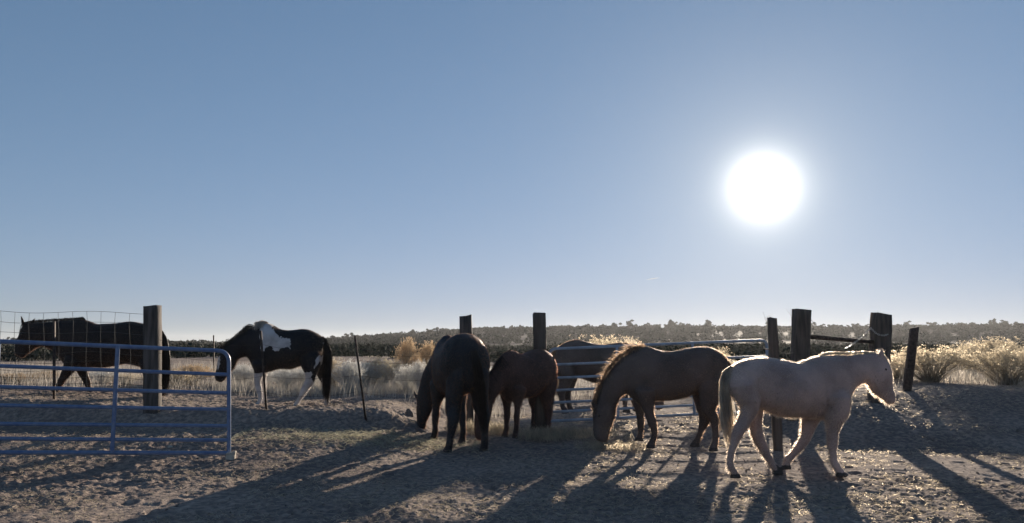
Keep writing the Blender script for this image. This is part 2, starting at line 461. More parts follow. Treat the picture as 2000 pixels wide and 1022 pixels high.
bush('pale', 1232, 655, 19.0, 58, 'right-hand lobe of tan brush above the neck of the horse behind the gate', vbase=745)
bush('gold', 378, 710, 18.0, 88, 'golden low shrub between the tail of the walking horse and the muzzle of the pinto')
bush('low', 345, 722, 17.0, 60, 'reddish-tan low shrub right behind the tail of the horse at the left post')
bush('gold', 28, 728, 17.5, 90, 'bright-tipped low shrub at the left edge under the muzzle of the walking horse')
bush('gold', 92, 724, 18.5, 70, 'bright-tipped low shrub beside the thin post, behind the walking foreleg')
bush('grey', 205, 722, 18.0, 80, 'grey shrub under the belly of the walking horse')
bush('pale', 250, 728, 17.0, 66, 'pale shrub before the hind legs of the walking horse')
bush('low', 140, 735, 19.5, 90, 'low grey brush between the forelegs of the walking horse')
bush('pale', 1405, 676, 17.5, 48, 'thin spindly pale shrub behind the rump of the grazing horse, under the gate rail', vbase=760)
ORD = ['first', 'second', 'third', 'fourth', 'fifth', 'sixth', 'seventh', 'eighth', 'ninth', 'tenth']
for qi, uu in enumerate(range(655, 850, 24)):
    bush(random.choice(['pale', 'grey', 'pale', 'round']), uu + random.uniform(-8, 8), random.uniform(693, 712), random.uniform(16.5, 19), random.uniform(42, 80),
         ORD[qi] + ' silver-grey brush clump from the left in the row behind the leaning steel post', 'silver-grey brush row')
for uu, vv, lb in ((475, 708, 'under the throat of the pinto'), (515, 712, 'behind the forelegs of the pinto'), (560, 716, 'under the belly of the pinto'), (600, 715, 'behind the flank of the pinto')):
    bush('grey', uu, vv, random.uniform(17.5, 18.5), 70, 'silver-grey brush clump seen ' + lb, 'brush behind the pinto')
for qi, (uu, vv, dd) in enumerate(((1000, 712, 24), (1050, 706, 26), (960, 716, 25), (1310, 700, 26), (1370, 702, 25), (1450, 704, 27), (1520, 703, 25), (1600, 704, 26), (1660, 704, 25))):
    bush(random.choice(['grey', 'low']), uu, vv, dd, 70, ORD[[1, 2, 0, 3, 4, 5, 6, 7, 8][qi]] + ' dim distant brush clump from the left on the flat beyond the far gate', 'dim distant brush')

# grass: fringe on the banks and dry tall grass between the shrubs
M_grass = mix('dry_grass', (.50, .46, .40), .85, trans=.5, fwd=.25, vary=.3, scale=3)
M_straw = mix('straw', (.52, .45, .34), .75, trans=.55, fwd=.5, vary=.35, scale=8)
M_hay = mix('green_hay', (.52, .49, .36), .8, trans=.55, fwd=.5, vary=.35, scale=8)
def grass_patch(mb, x, y, hmin, hmax, width, rng, lean=.25, mat=0):
    n = len(x); z = ground_low(x, y) - .01
    h = rng.uniform(hmin, hmax, n)
    L = rng.normal(size=(n, 2)) * lean * h[:, None]
    t = np.linspace(0, 1, 4)
    pts = np.zeros((n, 4, 3))
    pts[:, :, 0] = x[:, None] + L[:, :1] * t[None] ** 1.6; pts[:, :, 1] = y[:, None] + L[:, 1:] * t[None] ** 1.6; pts[:, :, 2] = z[:, None] + h[:, None] * t[None]
    ribbons(mb, pts, width, mat, rng)
rng = np.random.default_rng(31)
mb = MB()
n = 30000; yy = rng.uniform(15.5, 27, n); xx = (rng.uniform(-80, 2080, n) - 1000) / F * yy
keep = (vnoise(xx, yy, 1.1, 41) + .5 * vnoise(xx, yy, .4, 42) > -.1) & ~((xx > .3) & (xx < 4.6) & (yy < 19))
xx, yy = xx[keep], yy[keep]
grass_patch(mb, xx, yy, .12, .42, .004, rng)
n = 7000; yy = rng.uniform(16.3, 18.6, n); xx = (rng.uniform(430, 870, n) - 1000) / F * yy
keep = vnoise(xx, yy, .5, 43) > -.25; grass_patch(mb, xx[keep], yy[keep], .10, .26, .0035, rng, lean=.4)
tag(mb.build('dry_grass', M_grass, smooth=False), 'dry pale grass growing between the shrubs beyond the fences', 'grass', kind='stuff')

def on_ground_blades(mb, x, y, length, width, rng, lift=.02, mat=0):
    n = len(x); z = ground_z(x, y) + .004
    a = rng.random(n) * 2 * math.pi; l = length * (.4 + rng.random(n))
    t = np.linspace(-.5, .5, 3)
    pts = np.zeros((n, 3, 3)); pts[:, :, 0] = x[:, None] + np.cos(a)[:, None] * l[:, None] * t; pts[:, :, 1] = y[:, None] + np.sin(a)[:, None] * l[:, None] * t
    pts[:, :, 2] = z[:, None] + np.array([0, 1, .3])[None] * lift * rng.random(n)[:, None] + rng.random(n)[:, None] * lift * .6
    ribbons(mb, pts, width, mat, rng)
mb = MB(); n = 120000
yy = 5 + 13 * rng.random(n) ** 1.2; xx = rng.uniform(-1.1, 1.1, n) * (yy * .75 + 1)
keep = vnoise(xx, yy, .9, 51) + .6 * vnoise(xx, yy, .35, 52) > rng.normal(size=n) * .35 + .1
on_ground_blades(mb, xx[keep], yy[keep], .05, .0022, rng)
tag(mb.build('scattered_straw', M_straw, smooth=False), 'broken straw trampled into the dirt of the corral', 'straw', kind='stuff')
# loose clods kicked up by hooves
mb = MB(); n = 9000; yy = 5 + 11 * rng.random(n) ** 1.3; xx = rng.uniform(-1.05, 1.05, n) * (yy * .72 + 1)
s_ = .004 + .010 * rng.random(n) ** 3; base = np.array([(1, 0, 0), (0, 1, 0), (-1, 0, 0), (0, -1, 0), (0, 0, 1), (0, 0, -1)], float)
V = base[None] * (s_[:, None] * (.6 + .8 * rng.random((n, 6))))[..., None] * np.array((1.2, 1.2, .8)) + rng.normal(size=(n, 6, 3)) * (s_ * .2)[:, None, None]
V += np.stack([xx, yy, ground_z(xx, yy) + s_ * .35], 1)[:, None]
tri = np.array([(0, 1, 4), (1, 2, 4), (2, 3, 4), (3, 0, 4), (1, 0, 5), (2, 1, 5), (3, 2, 5), (0, 3, 5)])
mb.add(V.reshape(-1, 3), (np.arange(n)[:, None, None] * 6 + tri[None]).reshape(-1, 3))
tag(mb.build('dirt_clods', mix('clod', (.23, .185, .155), 1, vary=.5, scale=9), smooth=False), 'loose clods of dirt scattered over the trodden ground', 'clods', kind='stuff')
def hay(u, v, d, rx, ry, hh, n, mat, label):
    c = P(u, v, d); rg = np.random.default_rng(int(u)); x = c[0] + np.clip(rg.normal(size=n), -2, 2) * rx; y = d + np.clip(rg.normal(size=n), -2, 2) * ry
    mb = MB(); on_ground_blades(mb, x, y, .11, .0022, rg, lift=hh)
    o = mb.build('hay_pile', mat, smooth=False, origin=(c[0], d, float(ground_low(c[0], d)))); tag(o, label, 'hay')
M_h = M_hay
hay(700, 856, 11.3, .85, .35, .04, 3200, M_hay, 'thin pale spread of hay left of the muzzle of the horse seen from behind')
hay(925, 842, 12.9, .22, .2, .16, 1400, M_straw, 'tuft of hay between the horse seen from behind and the small bay')
hay(975, 845, 12.6, .12, .12, .14, 700, M_straw, 'small tuft of hay right of the muzzle of the small bay')
hay(1060, 853, 12.0, .18, .2, .14, 1300, M_straw, 'heap of straw at the hind hooves of the small bay')
hay(1120, 845, 12.3, .42, .25, .13, 2600, M_straw, 'wide heap of straw between the small bay and the horse grazing before the gate')
hay(1195, 868, 11.2, .25, .2, .07, 1400, M_straw, 'thin straw under the muzzle of the horse grazing before the gate')

# ------------------------------------------------------------------ timber, steel, wire
M_wood = mix('weathered_timber', (.10, .085, .075), .9, bump=.012, bscale=8, vary=.4, scale=3, stretch=(6, 6, .6))
M_wood2 = mix('dark_stained_timber', (.10, .08, .065), .9, bump=.012, bscale=8, vary=.4, scale=3, stretch=(6, 6, .6))
M_steel = mix('rusty_steel', (.07, .05, .04), .75, vary=.4, scale=20, metallic=.2)
M_wire = mix('galvanised_wire', (.09, .085, .08), .5, vary=.3, scale=20, metallic=.5)
M_blue = mix('blue_gate_paint', (.088, .145, .285), .38, color2=(.15, .22, .35), scale=14, spec=.5, bump=.0006, bscale=60)
M_blue2 = mix('haze_paled_gate_blue', (.27, .34, .43), .5, vary=.2, scale=6, spec=.5)  # the near gate's blue made paler, haze painted into the colour
M_conc = mix('concrete', (.42, .38, .32), .9, bump=.01, bscale=20)

def timber(mb, base, top, w, dp, seed=0, mat=0, twist=0.0):
    """rough-sawn post: a subdivided, slightly uneven prism with chamfered corners"""
    rg = np.random.default_rng(seed); base = np.asarray(base, float); top = np.asarray(top, float)
    K = 14; ch = .12; prof = []
    for sx, sy in ((1, 1), (-1, 1), (-1, -1), (1, -1)):
        a = (sx, sy * (1 - ch)); b = (sx * (1 - ch), sy)
        prof += ([a, b] if sx * sy > 0 else [b, a])
    prof = np.array(prof); n = len(prof)
    V = []
    corner = 1 + rg.normal(size=n) * .02
    for i in range(K):
        t = i / (K - 1); c = base + (top - base) * t
        k = (1 + .015 * rg.normal()) * (.985 if i == K - 1 else 1); a = twist * t
        for q in range(n):
            x = prof[q, 0] * w / 2 * k * corner[q] + rg.normal() * .0025; y = prof[q, 1] * dp / 2 * k * corner[q] + rg.normal() * .0025
            V.append(c + np.array((x * math.cos(a) - y * math.sin(a), x * math.sin(a) + y * math.cos(a), (rg.normal() * .006 + .02 * prof[q, 0] * math.sin(seed)) if i == K - 1 else 0)))
    f = []
    for i in range(K - 1):
        for q in range(n): f.append((i * n + q, i * n + (q + 1) % n, (i + 1) * n + (q + 1) % n, (i + 1) * n + q))
    V.append(top); mb.add(V, f, mat); b0 = mb.n - len(V); c = len(V) - 1
    tt = np.array([(c, (K - 1) * n + q, (K - 1) * n + (q + 1) % n) for q in range(n)]) + b0
    mb.f3.append(tt); mb.m3.append(np.full(n, mat))
def gp(u, v, d):
    p = P(u, v, d); return p
def postpart(root, u0, vtop, u1, vbase, d, wpx, seed, mat=None, bury=.15):
    t = P(u0, vtop, d); b = P(u1, vbase, d); b = b + (b - t) / np.linalg.norm(b - t) * bury
    w = wpx * d / F; mb = MB(); o = np.array(root.location)
    timber(mb, b - o, t - o, w, w * .95, seed); return mb.build('post', mat or M_wood, root, smooth=False)
def tpost(root, u0, vtop, u1, vbase, d, seed=0):
    t = P(u0, vtop, d); b = P(u1, vbase, d); b = b + (b - t) * .08; o = np.array(root.location); t = t - o; b = b - o
    mb = MB(); W = .017
    for prof in (((-W, -.004), (W, -.004), (W, .004), (-W, .004)), ((-.004, .0065), (.004, .0065), (.004, .05), (-.004, .05))):
        V = []
        for c in (b, t):
            for x, y in prof: V.append(c + np.array((x, y, 0)))
        mb.add(V, [(0, 1, 5, 4), (1, 2, 6, 5), (2, 3, 7, 6), (3, 0, 4, 7), (4, 5, 6, 7), (3, 2, 1, 0)])
    for k in range(22):                                              # studs
        c = b + (t - b) * (.15 + .038 * k) + np.array((0, -.0095, 0)); s = np.array((.009, .005, .006))
        V = [c + s * np.array(q) for q in ((-1, -1, -1), (1, -1, -1), (1, 1, -1), (-1, 1, -1), (-1, -1, 1), (1, -1, 1), (1, 1, 1), (-1, 1, 1))]
        mb.add(V, [(0, 1, 5, 4), (1, 2, 6, 5), (2, 3, 7, 6), (3, 0, 4, 7), (4, 5, 6, 7), (3, 2, 1, 0)])
    return mb.build('steel_post', M_steel, root, smooth=False)
def sag(a, b, k, s, n=14):
    t = np.linspace(0, 1, n)[:, None]; p = a * (1 - t) + b * t; p[:, 2] -= (4 * t * (1 - t))[:, 0] * s; return p
def barbed(mb, pts, r=.0022, step=.13, seed=0):
    tube(mb, pts, r, 5, caps=False)
    rg = np.random.default_rng(seed); L = np.cumsum(np.r_[0, np.linalg.norm(np.diff(pts, axis=0), axis=1)])
    for s in np.arange(.05, L[-1], step):
        c = np.array([np.interp(s, L, pts[:, i]) for i in range(3)])
        for _ in range(2):
            d = rg.normal(size=3); d /= np.linalg.norm(d); tube(mb, [c - d * .014, c + d * .014], .0014, 3, caps=False)

# ---- left fence: woven wire, wooden posts, steel posts and barbed strands
fr = thing('wire_fence', P(298, 790, 12.5), 'sagging wire fence on timber and steel posts, from the left edge to the far gate', 'fence')
FO = np.array(fr.location)
postpart(fr, 298, 598, 298, 792, 12.5, 26, 1)['label'] = 'tall square timber post in front of the walking horse'
postpart(fr, 909.5, 617, 914, 840, 13.6, 23, 2)['label'] = 'timber post behind the rump of the horse seen from behind'
postpart(fr, 1053, 612, 1058, 846, 12.9, 25, 3, M_wood2)['label'] = 'timber gate post above the small bay'
tpost(fr, 105, 628, 105, 775, 13.0); tpost(fr, 509, 646, 520, 799, 12.7)['label'] = 'leaning steel post in front of the pinto'
tpost(fr, 693, 655, 713, 810, 12.4)['label'] = 'leaning steel post standing clear right of the pinto'
tpost(fr, 417, 655, 418, 745, 22.0)
mb = MB()
def meshpt(u, k, d0=11.9, d1=12.42):
    d = d0 + (d1 - d0) * (u + 60) / 345.0
    vt = 606 + 7 * (u / 285.0) + 2.5 * math.sin(u / 38.0) + 1.5 * math.sin(u / 90. + 1)
    return P(u, vt + k, d) - FO
ks = [0, 20, 40.5, 61, 80, 98, 114, 128, 140, 151, 161]
for k in ks:
    tube(mb, [meshpt(u, k + (1.2 * math.sin(u / 27. + k) if k > 0 else 0)) for u in range(-60, 296, 8)], .0030, 5, caps=False)
for i, uv in enumerate(np.arange(-60, 286, 28.0)):
    uv = uv + 22.5 - 17
    tube(mb, [meshpt(uv + (1.6 * math.sin(k / 30. + i) if k else 0), k) for k in ks], .0027, 5, caps=False)
mb.build('woven_wire', M_wire, fr)
mb = MB()
nodes_ = [(311, 12.5, (664, 690, 722, 752)), (512, 12.7, (673, 700, 735, 765)), (699, 12.4, (680, 704, 733, 765)), (899, 13.6, (688, 706, 735, 765))]
for i in range(3):
    ua, da, va = nodes_[i]; ub, db, vb = nodes_[i + 1]
    for q in range(4):
        barbed(mb, sag(P(ua, va[q], da) - FO, P(ub + 2 * q * 0, vb[q], db) - FO, 0, .05 + .03 * ((i + q) % 3)), seed=i * 5 + q)
for va, vb in ((690, 683), (712, 712), (742, 742)):
    barbed(mb, sag(P(921, va, 13.6) - FO, P(1044, vb, 12.9) - FO, 0, .02))
for k in range(5):                                                   # wrapped wire tails on the gate post
    a = P(1036 + 2 * k, 678 + 2.2 * k, 12.75) - FO; tube(mb, [a, a + np.array((.09, -.01, .012)), a + np.array((.24, .0, -.004))], .002, 4, caps=False)
mb.build('barbed_wire', M_steel, fr)

# ---- right fence: brace of two heavy posts with a pipe, thin posts and wires
rf = thing('braced_fence', P(1560, 860, 11.8), 'timber fence corner of two heavy posts joined by a steel pipe, behind the cream horse', 'fence')
RO = np.array(rf.location)
postpart(rf, 1566, 605, 1558, 808, 13.2, 29, 4, M_wood2, .3)['label'] = 'heavy leaning post at the left end of the pipe'
postpart(rf, 1721.5, 613, 1715, 780, 13.6, 31, 5, M_wood2, .3)['label'] = 'heavy post at the right end of the pipe, with chain round it'
postpart(rf, 1508, 621, 1519, 868, 11.1, 15.5, 6, M_wood2)['label'] = 'slim post at the latch end of the far gate'
postpart(rf, 1786, 640, 1770, 772, 14.6, 13, 7, M_steel)['label'] = 'thin leaning post by the shrubs'
mb = MB(); tube(mb, [P(1578, 658, 13.2) - RO, P(1706, 668, 13.55) - RO], .037, 12); mb.build('brace_pipe', M_steel, rf)
mb = MB()
barbed(mb, sag(P(1582, 622, 13.1) - RO, P(1642, 690, 13.3) - RO, 0, .01), step=5)
barbed(mb, sag(P(1642, 690, 13.3) - RO, P(1700, 648, 13.4) - RO, 0, .02), step=5)
for va, vb in ((668, 668), (690, 694), (712, 720)):
    barbed(mb, sag(P(1737, va, 13.6) - RO, P(1782, vb, 14.6) - RO, 0, .02))
    barbed(mb, sag(P(1782, va, 14.6) - RO, P(2120, vb - 8, 17.5) - RO, 0, .03))
tube(mb, [P(1767, 668, 14.5) - RO, P(1783, 667, 14.5) - RO], .006, 5)
for va, vb in ((630, 632), (652, 658)): barbed(mb, sag(P(1514, va + 30, 11.1) - RO, P(1555, vb + 30, 13.1) - RO, 0, .04), step=5)
# loop of wire round the right-hand heavy post
c0 = P(1720, 668, 13.6) - RO; pts = []
for i in range(40):
    a = i / 39 * 4 * math.pi; pts.append(c0 + np.array((.18 * math.cos(a), .19 * math.sin(a), .10 * math.sin(a + .6) - .02 * i / 10)))
tube(mb, pts, .005, 5)
mb.build('fence_wire', M_steel, rf)
def chain(pts, label):
    L = np.cumsum(np.r_[0, np.linalg.norm(np.diff(pts, axis=0), axis=1)]); mb = MB(); i = 0
    for s in np.arange(0, L[-1], .030):
        c = np.array([np.interp(s, L, pts[:, k]) for k in range(3)]); c2 = np.array([np.interp(s + .01, L, pts[:, k]) for k in range(3)])
        T = c2 - c; T /= np.linalg.norm(T) + 1e-9; S = np.cross(T, (0, 1, 0)) if i % 2 else np.cross(np.cross(T, (0, 1, 0)), T); S /= np.linalg.norm(S) + 1e-9
        ring = [c + T * .022 * math.cos(a) + S * .013 * math.sin(a) for a in np.linspace(0, 2 * math.pi, 11)]
        tube(mb, ring, .0045, 5, caps=False); i += 1
    o = mb.build('chain', mix('bright_chain', (.45, .43, .40), .3, metallic=.9, vary=.2), origin=pts[0]); tag(o, label, 'chain')
ca = P(1652, 680, 13.25); cb = P(1701, 641, 13.4); cc = P(1722, 655, 13.38); ce = P(1738, 650, 13.5)
chain(np.vstack([sag(ca, cb, 0, .03, 10), sag(cb, cc, 0, .03, 6)[1:], sag(cc, ce, 0, .02, 6)[1:]]), 'steel chain slung from the pipe up to the right-hand heavy post')
# bare weed stalks by the posts
def stalk(u0, v0, u1, v1, d, label, seed):
    rg = np.random.default_rng(seed); a = P(u0, v0, d); b = P(u1, v1, d); mb = MB(); n = 9
    t = np.linspace(0, 1, n)[:, None]; p = a * (1 - t) + b * t + rg.normal(size=(n, 3)) * .012
    tube(mb, p - a, np.linspace(.005, .0015, n), 5)
    for k in range(7):
        i = rg.integers(3, n - 1); q = p[i] - a; tube(mb, [q, q + np.array((rg.normal() * .05, rg.normal() * .04, .06 + .05 * rg.random())), q + np.array((rg.normal() * .08, 0, .14 + .06 * rg.random()))], [.0025, .002, .0012], 4)
    o = mb.build('weed_stalk', M_stem, origin=a, local=True); tag(o, label, 'weed')
stalk(1546, 800, 1547, 602, 13.4, 'tall bare weed stalk just left of the heavy leaning post', 1)
stalk(1538, 770, 1492, 612, 13.2, 'thin bare stalk rising beside the slim gate post', 2)

# ---- gates
def roundpath(pts, rad, n=6):
    """polyline with its inner corners rounded"""
    out = [pts[0]]
    for i in range(1, len(pts) - 1):
        p, a, b = pts[i], pts[i - 1], pts[i + 1]
        q = rad[i - 1] if isinstance(rad, tuple) else rad
        da = (a - p) / np.linalg.norm(a - p); db = (b - p) / np.linalg.norm(b - p)
        s, e = p + da * q, p + db * q
        for t in np.linspace(0, 1, n): out.append((1 - t) ** 2 * s + 2 * t * (1 - t) * p + t * t * e)
    out.append(pts[-1]); return np.array(out)
def gate(root, ul, vl, dl, ur, vr, dr, ext, braces, mat, r, name='rail', left_end=True):
    O = np.array(root.location); A = [P(ul, v, dl) - O for v in vl]; B = [P(ur, v, dr) - O for v in vr]
    dirv = (B[0] - A[0]); A = [a - (b - a) * ext for a, b in zip(A, B)]
    tl, bl, tr, br = A[0], A[-1], B[0], B[-1]
    mb = MB(); tube(mb, roundpath([tl + (tr - tl) * .3, tr, br, bl, tl, tl + (tr - tl) * .3], (.14, .03, .03, .14)), r, 12, caps=False)
    mb.build('frame', mat, root)
    for a, b in zip(A[1:-1], B[1:-1]):
        mb = MB(); tube(mb, [a, b], r * .9, 12, caps=False); mb.build('rail', mat, root)
    for ub in braces:
        def at(a, b):
            f = lambda t: 1000 + F * ((a + O)[0] * (1 - t) + (b + O)[0] * t) / (((a + O)[1] * (1 - t) + (b + O)[1] * t) * 1.0)
            lo, hi = 0., 1.
            for _ in range(30):
                m_ = (lo + hi) / 2; lo, hi = (m_, hi) if f(m_) < ub else (lo, m_)
            return a + (b - a) * lo
        t = at(tl, tr); b = at(bl, br)
        dx = (tr - tl) / np.linalg.norm(tr - tl); nn = np.cross(dx, (0, 0, 1)); nn /= np.linalg.norm(nn)
        w = r * .95; y0 = r * .6; y1 = r * 1.25
        mb = MB(); V = []
        for c in (b, t):
            for sx, sy in ((-w, y0), (-w, y1), (-w * .4, y1 + .006), (w * .4, y1 + .006), (w, y1), (w, y0)): V.append(c + dx * sx + nn * sy)
        mb.add(V, [(i, i + 1, i + 7, i + 6) for i in range(5)]); mb.build('brace', mat, root, smooth=False)
ga = thing('tube_gate', P(445, 888, 9.9), 'blue steel tube gate standing open across the left foreground', 'gate')
gate(ga, 2, (667, 715, 756, 792, 828, 857, 884), 8.95, 447, (686, 732, 768, 800, 832, 860, 885), 9.9, .38, (3.5, 235), M_blue, .025)
gb = thing('tube_gate', P(1068, 825, 13.3), 'haze-paled blue tube gate behind the grazing horses, hung from the middle timber post', 'gate')
gate(gb, 1072, (682, 713, 739, 763, 787, 805, 823), 13.4, 1498, (664, 696, 722, 746, 768, 785, 803), 13.9, 0.0, (1203, 1350), M_blue2, .024)
mb = MB(); O = np.array(gb.location); tube(mb, [P(1496, 682, 13.8) - O, P(1506, 683, 13.0) - O], .012, 6); tube(mb, [P(1062, 690, 13.2) - O, P(1076, 690, 13.4) - O], .014, 6)
mb.build('latch', M_steel, gb)
# block at the foot of the near gate
mb = MB(); c = P(450, 888, 9.8); c[2] = float(ground_low(c[0], 9.8)); timber(mb, (0, 0, -.03), (0.01, 0, .085), .10, .10, 8)
tag(mb.build('concrete_block', M_conc, smooth=False, origin=c, local=True), 'small pale concrete block at the foot of the blue gate', 'block')

def rock(u, v, d, s, label, mat, seed):
    rg = np.random.default_rng(seed); n = 14; m = 9; V = []
    c = P(u, v, d); c[2] = float(ground_low(c[0], d))
    for i in range(m):
        th = math.pi * i / (m - 1)
        for j in range(n):
            ph = 2 * math.pi * j / n; q = np.array((math.sin(th) * math.cos(ph), math.sin(th) * math.sin(ph), math.cos(th)))
            k = 1 + .18 * math.sin(3 * ph + seed) * math.sin(th) + .12 * math.cos(5 * th + ph) + .05 * rg.normal() * math.sin(th)
            V.append(q * k * np.array(s))
    f = [(i * n + j, i * n + (j + 1) % n, (i + 1) * n + (j + 1) % n, (i + 1) * n + j) for i in range(m - 1) for j in range(n)]
    mb = MB(); mb.add(V, f); o = mb.build('stone', mat, origin=c, local=True); tag(o, label, 'stone')
M_stone = mix('stone', (.16, .135, .12), .9, bump=.01, bscale=15)
rock(798, 812, 13.2, (.07, .06, .12), 'upright dark stone left of the horse seen from behind', M_stone, 2)
rock(1993, 858, 11.8, (.06, .05, .05), 'round dark stone on the shaded bank at the right edge', M_stone, 3)
rock(333, 871, 10.5, (.035, .03, .025), 'small pale stone behind the bottom rail of the blue gate', M_conc, 4)
rock(770, 862, 11.6, (.03, .03, .02), 'small pale stone left of the muzzle of the horse seen from behind', M_conc, 5)

# ------------------------------------------------------------------ horses
def horse_mat(name, color, vary=.25, trans=0.0, sheen=.0):
    return mix(name, color, .62, trans=trans, vary=vary, scale=2.5, spec=.25)
M_hoof = mix('hoof', (.06, .05, .045), .6, vary=.3, scale=20)
M_eye = mix('horse_eye', (.012, .008, .006), .12, vary=.1, spec=.6)

def ring_loft(mb, pairs, sub=4, n=20, sq=2.0):
    """pairs: array rows (top xyz, bottom xyz, halfwidth); lofts closed ellipse rings"""
    Q = catmull(pairs, sub); k = len(Q)
    T = Q[:, :3]; B = Q[:, 3:6]; w = np.maximum(Q[:, 6], .004)
    c = (T + B) / 2; a1 = (T - B) / 2
    th = np.arange(n) * 2 * math.pi / n
    cs = np.sign(np.cos(th)) * np.abs(np.cos(th)) ** (2 / sq); sn = np.sign(np.sin(th)) * np.abs(np.sin(th)) ** (2 / sq)
    V = c[:, None] + cs[None, :, None] * a1[:, None] + sn[None, :, None] * np.array((0, 1., 0))[None, None] * w[:, None, None]
    V = V.reshape(-1, 3)
    f = [(i * n + j, i * n + (j + 1) % n, (i + 1) * n + (j + 1) % n, (i + 1) * n + j) for i in range(k - 1) for j in range(n)]
    V = np.vstack([V, c[0], c[-1]]); mb.add(V, f); b0 = mb.n - len(V)
    t = [(k * n, (j + 1) % n, j) for j in range(n)] + [(k * n + 1, (k - 1) * n + j, (k - 1) * n + (j + 1) % n) for j in range(n)]
    mb.f3.append(np.array(t) + b0); mb.m3.append(np.zeros(len(t)))

def inpoly(px, py, poly):
    inside = np.zeros(len(px), bool); n = len(poly)
    for i in range(n):
        x1, y1 = poly[i]; x2, y2 = poly[(i + 1) % n]
        c = ((y1 > py) != (y2 > py)) & (px < (x2 - x1) * (py - y1) / (y2 - y1 + 1e-9) + x1); inside ^= c
    return inside

